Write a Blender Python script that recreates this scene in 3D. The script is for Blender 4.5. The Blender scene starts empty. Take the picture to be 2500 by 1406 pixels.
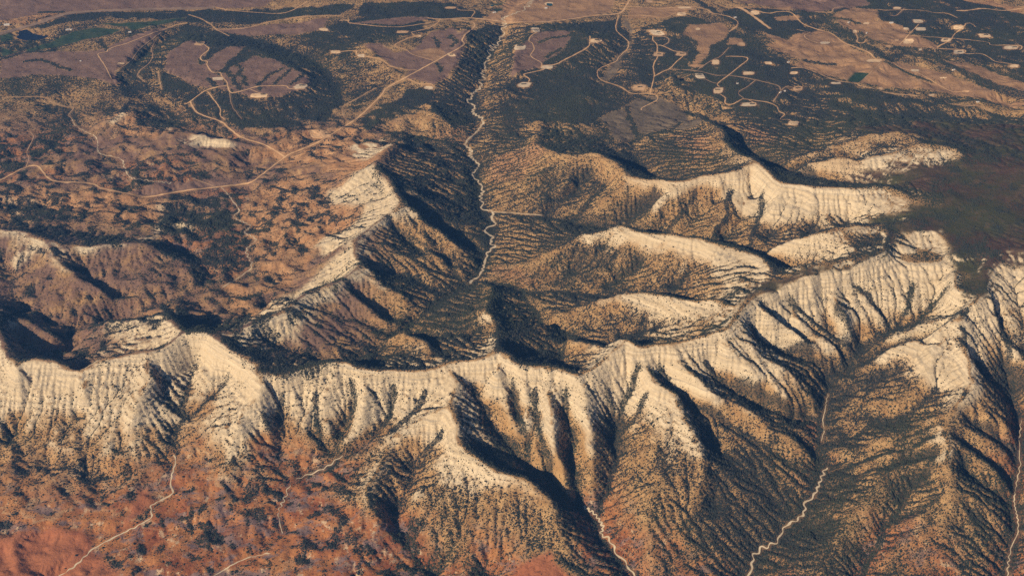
import bpy, math, random
import numpy as np

# ---------------------------------------------------------------- camera, light, exposure
scene = bpy.context.scene
COL = scene.collection
CAM_H, PITCH, FPX = 4900.0, math.radians(36.8), 3200.0      # metres above the valley floor, tilt below the horizon, focal length in photo pixels
cam_data = bpy.data.cameras.new("camera")
cam_data.sensor_width = 36.0
cam_data.lens = 36.0 * FPX / 2500.0
cam_data.clip_start, cam_data.clip_end = 10.0, 200000.0
camera = bpy.data.objects.new("camera", cam_data)
camera.location = (0, 0, CAM_H)
camera.rotation_euler = (math.pi / 2 - PITCH, 0, 0)
COL.objects.link(camera)
scene.camera = camera

SUN_AZ, SUN_EL = math.radians(-135.0), math.radians(31.0)     # azimuth from +Y clockwise
SUNV = np.array([math.sin(SUN_AZ) * math.cos(SUN_EL), math.cos(SUN_AZ) * math.cos(SUN_EL), math.sin(SUN_EL)])
world = bpy.data.worlds.new("World")
scene.world = world
world.use_nodes = True
wn = world.node_tree.nodes
sky = wn.new("ShaderNodeTexSky")
sky.sky_type = 'NISHITA'
sky.sun_disc = False
sky.sun_elevation, sky.sun_rotation = SUN_EL, SUN_AZ
sky.altitude = 2500.0
world.node_tree.links.new(sky.outputs[0], wn["Background"].inputs[0])
wn["Background"].inputs[1].default_value = 0.05
sun_data = bpy.data.lights.new("sun", 'SUN')
sun_data.energy, sun_data.angle, sun_data.color = 5.0, math.radians(0.5), (1.0, 0.79, 0.54)
sun = bpy.data.objects.new("sun", sun_data)
sun.rotation_euler = (math.pi / 2 - SUN_EL, 0, -SUN_AZ + math.pi)
sun.location = (0, 0, 6000)
COL.objects.link(sun)
scene.view_settings.view_transform = 'Standard'
scene.view_settings.look = 'None'
scene.view_settings.exposure = 0.55
scene.view_settings.gamma = 1.0
scene.render.engine = 'CYCLES'
scene.cycles.max_bounces = 4
scene.cycles.diffuse_bounces = 2
scene.cycles.volume_bounces = 0
scene.cycles.use_denoising = False
rng = np.random.default_rng(7)
random.seed(7)

# ---------------------------------------------------------------- geometry of the view, used once to place traced lines in the world
def rays(px, py):
    u = (np.asarray(px, float) - 1250.0) / FPX
    v = (702.0 - np.asarray(py, float)) / FPX
    return u, math.cos(PITCH) + v * math.sin(PITCH), -math.sin(PITCH) + v * math.cos(PITCH)

def on_level(px, py, z):
    dx, dy, dz = rays(px, py)
    t = (np.asarray(z, float) - CAM_H) / dz
    return dx * t, dy * t

# ---------------------------------------------------------------- small numeric tools
def bilin(g, fx, fy):
    ny, nx = g.shape
    fx = np.clip(fx, 0, nx - 1.001); fy = np.clip(fy, 0, ny - 1.001)
    ix = fx.astype(np.int32); iy = fy.astype(np.int32)
    tx = (fx - ix).astype(np.float32); ty = (fy - iy).astype(np.float32)
    k = iy * nx + ix
    r = g.ravel()
    a = r[k]; b = r[k + 1]; c = r[k + nx]; d = r[k + nx + 1]
    return (a * (1 - tx) + b * tx) * (1 - ty) + (c * (1 - tx) + d * tx) * ty

def resize(g, ny, nx):
    """cubic B-spline free resize (Catmull-Rom) to ny x nx"""
    def along(a, n):
        m = a.shape[1]
        f = np.linspace(0, m - 1, n); i = np.floor(f).astype(int); t = (f - i).astype(np.float32)
        w = [(-t + 2 * t**2 - t**3) / 2, (2 - 5 * t**2 + 3 * t**3) / 2, (t + 4 * t**2 - 3 * t**3) / 2, (-t**2 + t**3) / 2]
        out = 0
        for k in range(4):
            out = out + a[:, np.clip(i + k - 1, 0, m - 1)] * w[k]
        return out
    return along(np.ascontiguousarray(along(g, nx).T), ny).T.copy()

def noise(ny, nx, cell, seed):
    r = np.random.default_rng(seed)
    g = r.standard_normal((max(4, int(ny / cell) + 3), max(4, int(nx / cell) + 3))).astype(np.float32)
    big = resize(g, int((g.shape[0] - 1) * cell) + 1, int((g.shape[1] - 1) * cell) + 1) if cell >= 1.5 else g
    return big[:ny, :nx] * 0.75

def fbm(ny, nx, cell, seed, octs=4, gain=0.5):
    s = 0; a = 1.0
    for o in range(octs):
        c = cell / 2**o
        if c < 1.5: break
        s = s + a * noise(ny, nx, c, seed + o * 17); a *= gain
    return s

def blur(g, n):
    for _ in range(n):
        p = np.pad(g, 1, mode='edge')
        g = (p[:-2, 1:-1] + p[2:, 1:-1] + p[1:-1, :-2] + p[1:-1, 2:] + 4 * g) / 8
    return g

def sstep(x, a, b):
    t = np.clip((x - a) / (b - a), 0, 1)
    return t * t * (3 - 2 * t)

# ---------------------------------------------------------------- ridges and valleys: (x, y) in the photo and height in metres
RIDGES = [
 # the divide that crosses the whole picture
 [(-260,790,180),(-60,765,270),(7,776,350),(13,800,365),(20,880,425),(37,897,450),(91,888,470),(144,893,465),(168,910,450),(198,920,440),(252,882,480),(302,877,500),(360,868,520),(406,858,535),(447,823,560),(490,816,575),(521,822,565),(551,860,555),(564,880,550),(621,893,545),(628,912,535),(660,932,505),(700,925,505),(750,905,520),(800,893,530),(840,890,530),(880,902,520),(931,917,510),(990,914,515),(1045,913,520),(1099,890,540),(1166,887,560),(1216,856,590),(1247,887,575),(1300,903,565),(1394,912,565),(1445,907,575),(1490,870,610),(1522,830,645),(1539,846,640),(1586,856,635),(1670,840,650),(1720,826,665),(1771,813,680),(1795,790,690),(1801,772,700)],
 # front spurs
 [(360,868,520),(365,930,455),(355,960,420),(335,1004,360),(300,1055,270),(270,1120,170),(255,1150,120),(240,1200,80)],
 [(198,920,440),(215,950,390),(190,1000,310),(150,1060,220),(110,1120,140)],
 [(37,897,465),(50,940,390),(60,1000,280),(30,1070,160)],
 [(628,912,540),(638,945,500),(628,990,420),(600,1018,370),(545,1055,300),(510,1085,240),(480,1110,190),(460,1150,160)],
 [(600,1018,370),(572,1072,290),(560,1100,250),(555,1150,200),(575,1200,150),(600,1240,110)],
 [(750,905,520),(730,960,425),(735,1010,340),(757,1060,250),(762,1095,200)],
 [(835,890,530),(800,950,430),(798,1020,320),(808,1060,245)],
 [(885,902,520),(905,960,440),(900,1010,360),(850,1070,255),(825,1095,200)],
 [(1106,888,545),(1117,945,495),(1101,994,450)],
 [(1101,994,450),(1060,1012,415),(1020,1030,375),(950,1068,305),(900,1090,250),(860,1112,200)],
 [(1101,994,450),(1111,1032,430),(1118,1079,395),(1140,1105,370),(1169,1133,345),(1219,1153,325),(1297,1187,285),(1338,1221,250),(1355,1269,205),(1362,1319,160),(1406,1380,105),(1425,1420,80)],
 [(950,1068,305),(942,1100,275),(905,1165,225),(898,1235,178),(918,1279,140),(945,1323,100),(975,1370,60)],
 [(1118,1079,395),(1075,1110,330),(1040,1160,250),(1020,1220,190)],
 [(1216,856,590),(1232,940,480),(1245,1000,390),(1262,1065,290),(1280,1105,235)],
 [(1265,892,575),(1280,970,450),(1292,1050,340),(1310,1110,250),(1340,1165,160)],
 [(1340,907,567),(1334,965,480),(1341,1042,375),(1358,1100,290),(1375,1160,200),(1395,1210,125)],
 [(1420,910,568),(1430,960,480),(1443,1015,395),(1450,1080,300),(1457,1150,200),(1455,1210,115)],
 [(1522,830,645),(1545,890,575),(1590,930,540),(1640,970,500),(1655,992,475),(1632,1030,410),(1600,1068,340),(1560,1120,260),(1530,1170,180),(1505,1220,110)],
 [(1655,992,475),(1690,1050,390),(1715,1110,310),(1710,1180,240),(1690,1240,180),(1680,1310,120),(1660,1420,60)],
 [(1600,1068,340),(1610,1130,280),(1600,1200,210),(1580,1280,140),(1600,1400,60)],
 [(1640,848,650),(1680,905,560),(1720,950,480),(1775,985,400),(1850,1022,310),(1925,1070,225),(1975,1115,150)],
 [(1771,813,680),(1790,870,580),(1840,925,460),(1900,965,360),(1960,990,250)],
 [(1801,772,700),(1822,830,610),(1870,885,500),(1935,930,380),(1975,965,270),(1995,1000,190)],
 # plateau rim on the right and the spurs below it
 [(1801,772,700),(1822,752,708),(1858,728,712),(1900,708,716),(1955,684,718),(2020,674,720),(2067,662,722),(2100,645,725),(2164,622,730),(2174,590,740),(2180,568,745),(2200,590,738),(2224,602,732),(2222,575,742),(2255,558,748),(2292,552,752),(2315,590,745),(2339,625,738),(2399,611,745),(2375,640,728),(2340,668,705),(2332,709,682),(2380,715,690),(2405,700,715),(2400,670,735),(2410,650,742),(2430,621,750),(2460,612,752),(2500,614,755),(2600,600,760)],
 [(1845,728,700),(1870,760,650),(1910,795,570),(1965,835,470),(2030,880,310)],
 [(1890,700,712),(1915,745,620),(1950,785,540),(2010,830,430),(2060,870,330)],
 [(1990,664,716),(1995,720,620),(2030,770,520),(2070,820,410),(2088,855,330)],
 [(2050,655,716),(2060,710,620),(2080,760,520),(2100,800,430)],
 [(2070,650,720),(2090,690,640),(2120,730,560),(2150,770,470),(2155,795,415)],
 [(2339,626,738),(2310,680,640),(2265,735,530)],
 [(2370,725,680),(2330,765,590),(2230,800,480),(2140,842,370),(2080,885,290)],
 [(2345,765,640),(2280,818,500),(2190,850,390),(2110,880,300)],
 [(2395,720,700),(2345,785,640),(2300,800,600),(2290,840,540),(2270,900,450),(2240,950,370)],
 [(2300,800,600),(2230,830,500),(2160,868,390),(2100,895,300),(2070,915,260)],
 [(2345,785,640),(2359,880,535),(2382,945,480),(2340,985,440),(2300,1045,400),(2313,1093,360),(2317,1174,300),(2320,1235,250),(2300,1270,210),(2297,1320,160),(2310,1410,100)],
 [(2240,950,370),(2190,985,310),(2127,965,260),(2060,985,195)],
 [(2320,1015,420),(2250,1045,330),(2170,1070,250),(2090,1095,180),(2035,1125,125)],
 [(2305,1070,385),(2230,1105,290),(2150,1120,235),(2080,1150,160),(2030,1170,115)],
 [(2314,1110,350),(2240,1130,275),(2160,1165,225),(2110,1190,180),(2040,1210,110),(2000,1225,85)],
 [(2160,1165,225),(2150,1200,205),(2110,1250,180),(2050,1310,125),(2000,1370,85),(1980,1420,55)],
 [(2318,1190,290),(2260,1200,225),(2225,1225,190)],
 [(2318,1235,250),(2240,1260,190),(2185,1285,140)],
 [(2300,1270,210),(2230,1320,150),(2160,1360,100)],
 [(2316,1080,370),(2370,1110,300),(2430,1150,200),(2475,1190,130)],
 [(2305,1045,400),(2370,1050,350),(2430,1080,260),(2480,1120,160)],
 [(2350,990,440),(2400,1005,380),(2450,1030,290),(2485,1060,200)],
 [(2317,1174,300),(2380,1210,230),(2440,1260,140),(2475,1290,90)],
 [(2310,1262,220),(2370,1300,160),(2430,1340,90)],
 [(2405,705,715),(2440,770,610),(2470,830,500),(2490,880,400)],
 [(2470,612,750),(2480,700,640),(2505,780,540),(2520,860,430)],
 [(2600,650,760),(2570,760,640),(2560,900,480),(2570,1000,350),(2560,1150,260),(2560,1300,180),(2550,1420,120)],
 # behind the divide
 [(1883,690,714),(1883,660,708),(1868,640,700),(1835,618,690),(1788,604,680),(1730,598,655),(1643,577,615),(1569,574,580),(1512,557,540),(1470,562,480),(1430,577,420),(1380,600,340),(1300,640,255),(1230,665,200)],
 [(1643,577,615),(1600,620,500),(1540,655,390),(1480,690,310)],
 [(1730,598,655),(1700,650,540),(1640,690,440)],
 [(1512,557,540),(1470,610,400),(1400,655,290),(1350,685,240)],
 [(1569,574,580),(1540,620,460),(1470,665,340)],
 [(1880,612,590),(1920,600,650),(1996,583,690),(2060,568,708),(2093,562,715),(2150,556,728),(2230,540,738)],
 [(1311,333,260),(1328,363,310),(1361,383,370),(1405,388,410),(1455,380,445),(1502,400,470),(1539,437,500),(1590,447,540),(1660,447,590),(1727,440,630),(1784,423,660),(1841,397,705),(1868,425,705),(1895,447,705),(1940,455,712),(1982,464,718),(2063,467,725),(2120,464,730),(2164,458,735),(2200,472,733),(2241,484,730),(2280,492,728),(2330,480,732)],
 [(1361,383,370),(1330,420,290),(1290,455,210),(1240,480,150)],
 [(1455,380,445),(1430,430,330),(1390,470,240),(1330,505,170)],
 [(1539,437,500),(1500,480,380),(1460,510,280)],
 [(1660,447,590),(1610,500,440),(1560,530,330)],
 [(1784,423,660),(1740,490,500),(1680,545,380)],
 [(1841,397,705),(1835,470,560),(1800,540,440),(1760,575,370)],
 [(1895,447,705),(1890,520,570),(1880,570,480)],
 [(1982,464,718),(1990,520,620),(1980,560,560)],
 [(2063,467,725),(2070,510,650),(2060,545,600)],
 [(1841,397,705),(1815,388,640),(1790,375,560),(1777,355,480),(1755,325,400),(1735,308,320),(1700,298,230)],
 [(1955,405,590),(2000,402,620),(2050,395,650),(2110,388,680),(2150,375,700),(2190,366,715),(2211,362,722),(2235,355,730),(2275,352,735),(2315,360,738),(2350,380,738)],
 [(1930,392,520),(1990,372,580),(2060,352,630),(2120,340,670),(2187,327,700),(2240,330,712)],
 [(1801,790,690),(1780,748,685),(1760,741,675),(1720,741,655),(1660,737,620),(1630,725,590),(1575,719,555),(1522,722,510),(1460,738,420),(1400,752,350),(1340,778,310)],
 [(1522,722,510),(1490,765,420),(1430,795,350)],
 [(1630,728,590),(1600,780,500),(1520,812,430)],
 [(1216,856,590),(1212,815,460),(1207,792,415),(1185,765,385),(1190,742,340),(1202,712,280),(1195,692,212)],
 [(1207,792,415),(1140,810,360),(1060,815,300),(1000,812,262)],
 [(1185,765,385),(1120,775,320),(1040,780,265)],
 [(1190,742,340),(1130,745,285),(1070,755,240)],
 [(1213,825,520),(1260,812,450),(1330,795,350),(1352,795,330)],
 [(1522,832,645),(1470,848,550),(1400,838,430),(1384,825,370)],
 [(1440,905,575),(1400,880,480),(1378,860,410)],
 [(1099,890,540),(1070,872,480),(1018,833,400),(964,817,310),(935,825,295)],
 [(1018,833,400),(960,860,360),(915,880,345)],
 [(960,352,300),(966,362,330),(940,380,400),(917,403,450),(934,430,445),(958,460,440),(978,504,450),(948,534,430),(890,574,430),(862,594,440),(864,628,452),(877,648,472),(837,688,470),(790,706,480),(746,725,500),(699,762,512),(622,793,525),(560,810,540),(521,821,560)],
 [(966,362,330),(1000,385,290),(1050,400,230),(1110,420,150)],
 [(930,405,430),(985,425,360),(1040,450,280),(1095,478,180)],
 [(958,460,440),(1010,475,370),(1070,500,270),(1130,520,170)],
 [(978,504,450),(1040,548,360),(1110,605,250),(1160,635,190)],
 [(960,525,437),(1010,565,360),(1060,620,280),(1130,665,205)],
 [(885,576,432),(940,605,380),(1010,640,300),(1080,690,225)],
 [(877,648,472),(930,700,385),(985,735,310),(1040,725,250)],
 [(837,688,470),(885,745,380),(945,785,305),(990,770,270)],
 [(746,725,500),(810,785,400),(870,825,320),(905,830,300)],
 [(700,762,512),(745,815,420),(800,855,385)],
 [(917,403,450),(880,430,380),(830,460,270),(790,490,180)],
 [(958,460,440),(900,500,350),(840,540,240),(790,560,160)],
 [(948,534,430),(880,560,330),(800,610,210),(730,640,140)],
 [(862,594,440),(800,640,310),(730,680,200),(670,690,140)],
 [(877,648,472),(800,690,340),(730,720,240),(660,740,160)],
 [(746,725,500),(690,740,380),(640,755,280),(600,770,200)],
 # hills on the left
 [(-60,740,330),(0,757,310),(60,790,270),(120,820,230),(160,832,185)],
 [(-120,560,270),(0,576,345),(50,578,330),(85,585,330),(118,598,345),(140,630,315),(160,662,285),(230,705,210),(290,742,135)],
 [(118,598,345),(170,608,310),(220,612,295),(290,605,290),(330,592,300),(350,590,300),(375,605,260),(410,625,205),(450,645,160)],
 [(160,662,285),(130,680,250),(60,660,250)],
 [(290,605,290),(270,640,235),(255,680,175)],
 [(60,580,330),(50,620,300),(40,660,245)],
 [(447,823,560),(430,806,520),(408,770,440),(353,779,370),(296,788,300),(240,797,235),(200,812,190),(160,850,150)],
 [(430,806,520),(380,800,430),(330,810,370),(270,830,300),(210,860,250)],
 [(1037,258,120),(1060,280,110),(1092,302,90),(1110,320,65)],
 [(20,540,180),(100,545,190),(200,560,200),(300,558,190),(400,545,170),(470,542,150)],
 [(250,300,110),(330,275,130),(300,290,120)],
 [(400,330,110),(480,335,120),(560,345,110)],
 # low lines in the far country
 [(1205,235,90),(1240,225,110),(1290,245,80)],
 [(1375,225,90),(1430,240,110),(1460,255,80)],
 [(1470,170,70),(1540,170,90),(1620,190,90),(1680,215,70)],
 [(1680,265,90),(1760,290,140),(1820,300,170)],
 [(1260,320,100),(1310,300,140),(1360,310,110)],
 [(840,170,40),(890,190,60),(900,210,40)],
]
VALLEYS = [
 # streams that run towards the viewer
 [(443,988,300),(450,1008,265),(432,1035,235),(416,1065,205),(430,1100,175),(423,1147,145),(416,1180,128),(420,1200,118),(369,1231,98),(369,1262,85),(308,1296,65),(281,1309,58),(230,1336,42),(183,1380,24),(142,1404,15),(90,1430,5)],
 [(480,870,430),(455,930,360),(443,988,300)],
 [(560,910,440),(520,955,350),(470,1000,280),(450,1010,262)],
 [(400,920,420),(410,965,345),(440,1000,280)],
 [(690,960,425),(680,1010,320),(680,1079,215),(687,1150,150),(707,1184,120),(697,1211,105),(680,1252,88),(690,1306,66),(620,1360,36),(540,1420,15)],
 [(640,1010,380),(660,1045,290),(680,1079,215)],
 [(770,960,420),(768,1010,320),(785,1075,215),(789,1143,145)],
 [(860,930,460),(860,990,360),(840,1050,245),(812,1090,185),(836,1110,178)],
 [(960,940,450),(950,1000,345),(900,1060,250),(860,1095,192),(836,1110,178),(789,1143,145),(728,1167,128),(707,1184,120)],
 [(1040,950,460),(1020,990,395),(960,1040,300)],
 [(1080,1050,370),(1010,1120,230),(999,1194,160),(955,1225,120),(965,1270,92),(1010,1340,55),(1073,1404,20)],
 [(1155,930,470),(1180,985,380),(1240,1065,270),(1280,1123,205),(1340,1178,130),(1402,1215,92),(1426,1235,78),(1453,1255,62),(1473,1285,52),(1466,1302,47),(1487,1316,42),(1507,1350,32),(1524,1370,24),(1551,1404,14),(1570,1430,5)],
 [(1140,1060,370),(1200,1100,280),(1280,1135,200)],
 [(1250,930,470),(1270,1010,340),(1285,1080,250),(1290,1120,205)],
 [(1305,950,480),(1312,1020,370),(1330,1090,270),(1345,1150,165)],
 [(1380,950,490),(1390,1020,350),(1402,1065,270),(1402,1126,190),(1405,1180,125),(1426,1235,80)],
 [(1480,940,490),(1490,1000,360),(1507,1059,250),(1505,1100,200),(1498,1140,160),(1485,1190,110),(1470,1220,86),(1453,1253,64)],
 [(1580,960,480),(1545,1010,350),(1507,1059,250)],
 [(1560,900,540),(1530,960,430),(1507,1040,270)],
 [(1610,890,560),(1640,930,490),(1660,957,440),(1728,994,370),(1785,1021,310),(1853,1072,230),(1917,1120,160),(1982,1143,118),(2019,1155,105)],
 [(1720,880,560),(1785,930,410),(1850,964,325),(1897,988,260),(1955,1004,195),(2000,1012,168)],
 [(1730,1030,330),(1760,1090,260),(1830,1150,180),(1900,1230,90),(1930,1275,62)],
 [(1745,1150,240),(1760,1230,160),(1800,1300,90),(1850,1345,32)],
 [(1838,796,600),(1880,828,500),(1962,863,380),(2030,893,285),(2032,930,220),(2016,990,180),(2009,1025,158),(2012,1049,148),(1999,1093,130),(2019,1153,105),(1999,1174,96),(1988,1208,85),(1965,1225,78),(1965,1248,70),(1938,1272,60),(1910,1285,52),(1910,1299,47),(1894,1323,40),(1863,1336,33),(1839,1357,25),(1836,1380,18),(1823,1404,10),(1815,1430,3)],
 [(1860,750,640),(1902,783,560),(1950,825,440),(1983,862,360)],
 [(1929,729,640),(1969,762,560),(2023,809,450),(2077,850,340),(2060,885,290)],
 [(2040,746,600),(2063,783,510),(2093,816,410),(2090,850,330)],
 [(2083,692,640),(2114,715,580),(2141,746,510),(2171,783,430),(2174,796,415)],
 [(2230,690,600),(2225,740,510),(2200,780,430)],
 [(2315,700,640),(2298,725,560),(2231,775,450),(2174,797,412),(2110,833,350),(2070,872,295),(2040,896,262)],
 [(2360,770,610),(2298,806,510),(2231,826,420),(2124,864,320),(2050,898,258)],
 [(2200,900,370),(2130,930,290),(2070,950,220),(2020,965,190)],
 [(2290,940,400),(2230,1000,300),(2168,1022,235),(2100,1060,185),(2040,1080,150),(2005,1095,130)],
 [(2275,1075,340),(2181,1110,245),(2090,1127,165),(2026,1150,106)],
 [(2290,1095,340),(2210,1120,250),(2130,1145,200),(2060,1175,130),(2000,1200,90)],
 [(2280,1120,300),(2252,1148,255),(2219,1218,180),(2168,1269,130),(2147,1313,105),(2124,1350,78),(2100,1410,45)],
 [(2290,1220,250),(2225,1245,175),(2170,1272,128)],
 [(2080,1200,165),(2040,1250,110),(1990,1290,65),(1920,1310,45)],
 [(2345,815,570),(2366,863,490),(2400,904,400),(2450,930,310),(2480,965,245),(2495,1000,200),(2493,1025,185),(2490,1133,130),(2476,1218,100),(2486,1286,75),(2466,1346,55),(2459,1397,38),(2450,1430,25)],
 [(2420,740,600),(2450,820,460),(2470,900,330),(2485,960,250)],
 [(2360,1020,360),(2430,1050,260),(2490,1090,160)],
 [(2350,1075,310),(2420,1110,215),(2480,1160,125)],
 [(2350,1140,260),(2420,1190,170),(2475,1230,97)],
 # behind the divide
 [(1290,-40,-40),(1230,50,-20),(1222,100,-12),(1190,150,-2),(1180,200,8),(1150,240,16),(1155,280,24),(1170,305,32),(1140,350,46),(1165,400,62),(1170,450,80),(1178,505,100),(1205,540,116),(1200,580,132),(1185,630,155),(1150,690,182),(1100,715,205),(1050,750,232),(1000,790,250),(965,812,262),(930,845,290),(880,868,330),(840,876,370)],
 [(1178,510,102),(1210,516,112),(1270,520,138),(1324,524,160),(1381,534,185),(1441,544,212),(1502,551,245),(1562,561,290),(1660,578,355),(1760,597,430),(1851,618,520),(1908,594,560),(1982,575,610),(2087,549,660),(2197,540,705)],
 [(1851,620,515),(1895,638,560),(1946,647,600),(2016,640,655),(2070,628,695)],
 [(1180,682,186),(1240,693,200),(1290,708,218),(1354,704,245),(1452,714,310),(1530,718,365),(1603,722,430),(1670,735,500),(1704,739,545),(1771,727,620),(1810,708,685)],
 [(1270,705,212),(1294,729,235),(1314,762,262),(1330,788,290),(1385,803,320),(1420,822,370),(1490,832,440),(1560,845,520),(1660,838,580),(1740,810,640),(1782,782,680)],
 [(1385,803,320),(1378,840,360),(1365,880,420)],
 [(1225,805,430),(1275,803,370),(1320,785,285)],
 [(1250,865,500),(1310,850,420),(1365,850,370)],
 [(965,813,264),(1020,825,330),(1060,840,390),(1095,866,470)],
 [(900,832,300),(900,865,350),(935,900,440)],
 [(951,537,405),(991,574,330),(1038,608,260),(1085,640,215),(1125,680,195)],
 [(1000,480,385),(1060,530,270),(1120,570,180),(1180,610,148)],
 [(872,640,440),(900,650,390),(958,658,330),(1005,668,280),(1040,690,245),(1090,712,212)],
 [(850,695,435),(897,729,350),(941,756,290),(985,780,256)],
 [(765,745,455),(830,768,390),(880,780,335),(931,800,285),(962,812,265)],
 [(640,815,480),(700,835,430),(780,868,395),(840,876,370)],
 [(1400,440,330),(1350,480,235),(1290,515,150)],
 [(1480,440,370),(1430,500,250),(1400,530,190)],
 [(1600,470,450),(1540,520,310),(1500,548,248)],
 [(1700,470,510),(1650,530,390),(1610,560,320)],
 [(1790,460,560),(1770,530,460),(1740,585,405)],
 [(1860,470,590),(1850,540,490),(1830,600,500)],
 [(1570,270,110),(1550,330,150),(1545,360,190),(1560,395,250),(1590,420,320),(1660,430,430),(1740,420,530),(1800,400,610)],
 [(1480,345,160),(1500,365,210),(1530,390,270)],
 [(1690,290,140),(1760,310,190),(1800,335,260),(1840,365,360),(1880,390,440),(1940,412,500),(2000,428,550),(2100,440,610),(2200,440,670),(2290,430,715)],
 [(1950,392,520),(2010,385,580),(2090,378,640),(2160,358,690)],
 # creek on the left
 [(430,560,75),(500,480,62),(551,467,60),(571,494,63),(584,514,66),(571,530,69),(611,551,73),(597,570,77),(625,590,80),(601,611,84),(615,648,90),(585,675,98),(544,698,108),(525,740,125),(515,775,170),(510,800,260)],
 [(0,640,240),(34,655,225),(20,700,205),(74,749,190),(130,780,155),(218,786,120),(300,770,100),(400,740,100),(470,720,100),(544,698,108)],
 [(137,886,300),(150,846,200),(180,800,125),(218,786,105)],
 [(195,912,345),(225,885,360),(270,868,400),(340,862,440),(400,845,490)],
 [(20,800,300),(50,830,255),(100,850,225),(150,846,205)],
 [(200,640,255),(220,680,195),(255,720,125),(300,760,100)],
 [(420,520,70),(300,500,70),(150,500,75),(0,500,80)],
 [(450,600,110),(500,640,105),(560,660,98)],
 [(700,600,120),(650,620,100),(605,630,87)],
 [(760,650,190),(690,665,130),(620,655,92)],
 [(700,720,230),(640,720,150),(560,715,110)],
 [(160,240,50),(185,290,48),(230,340,46),(290,400,48)],
 # open valley floors and plains
 [(330,480,62),(480,470,60),(600,440,60),(690,385,60),(800,330,58),(850,295,55)],
 [(0,440,62),(100,410,60),(150,440,60),(330,480,62)],
 [(1120,330,45),(1060,340,50),(960,320,55),(880,310,55)],
 [(1480,290,110),(1560,270,112),(1640,280,118),(1700,290,125)],
 [(300,190,40),(350,230,40),(430,290,45),(560,340,48)],
 [(330,150,40),(370,110,36),(440,80,30),(560,80,25),(680,105,25),(760,140,28),(830,200,35),(840,270,50)],
 [(1540,80,40),(1510,150,50),(1470,200,70),(1500,225,80),(1560,235,95)],
]
FLATS = [   # mesa tops and plains: closed outlines at one height
 (105, [(401,168),(410,130),(465,98),(510,108),(606,114),(660,135),(700,160),(750,185),(757,205),(740,217),(680,238),(610,238),(560,222),(500,212),(440,190)]),
 (85, [(0,143),(60,127),(190,127),(250,122),(310,92),(400,70),(418,64),(380,87),(345,115),(310,150),(275,178),(290,200),(270,205),(200,186),(100,178),(20,188),(0,186)]),
 (110, [(895,108),(960,90),(1050,75),(1150,72),(1130,110),(1118,160),(1090,188),(1060,206),(1015,193),(970,185),(920,150)]),
 (115, [(1258,125),(1300,75),(1400,76),(1460,90),(1450,110),(1390,145),(1330,163),(1270,185),(1250,180)]),
 (130, [(1620,70),(1700,35),(1850,40),(1950,100),(1940,130),(1800,100),(1700,110)]),
 (150, [(1870,115),(1990,80),(2060,110),(2150,152),(2260,170),(2490,250),(2350,232),(2170,212),(2000,178),(1950,150)]),
 (160, [(1620,185),(1750,190),(1900,200),(1950,240),(1930,285),(1840,270),(1740,240),(1650,220)]),
 (200, [(2000,235),(2200,245),(2450,275),(2500,285),(2300,285),(2100,270)]),
 (720, [(2420,400),(2560,420),(2600,520),(2400,560),(2350,520)]),
 (716, [(1808,765),(1830,742),(1865,718),(1905,700),(1955,677),(2020,667),(2067,655),(2110,632),(2168,612),(2176,575),(2140,585),(2085,618),(2020,640),(1960,655),(1900,676),(1850,705),(1815,738)]),
 (0, [(40,95),(60,76),(120,84),(110,97)]),
 (30, [(0,20),(250,10),(520,5),(700,20),(640,40),(300,30),(0,60)]),
 (20, [(1180,45),(1300,5),(1500,5),(1480,30),(1350,45)]),
 (40, [(0,-160),(1250,-160),(2600,-160),(2600,-60),(1250,-50),(0,-60)]),
 (160, [(2000,20),(2140,30),(2280,100),(2150,95),(2060,60)]),
 (150, [(2250,90),(2490,100),(2490,150),(2300,130)]),
 (40, [(-400,1250),(60,1360),(120,1440),(-400,1500)]),
 (60, [(1150,1380),(1220,1370),(1220,1430),(1130,1430)]),
 (150, [(-500,300),(-300,300),(-300,500),(-500,500)]),
 (770, [(2700,350),(2900,350),(2900,900),(2700,900)]),
 (60, [(-400,100),(-150,100),(-150,200),(-400,200)]),
]
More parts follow.
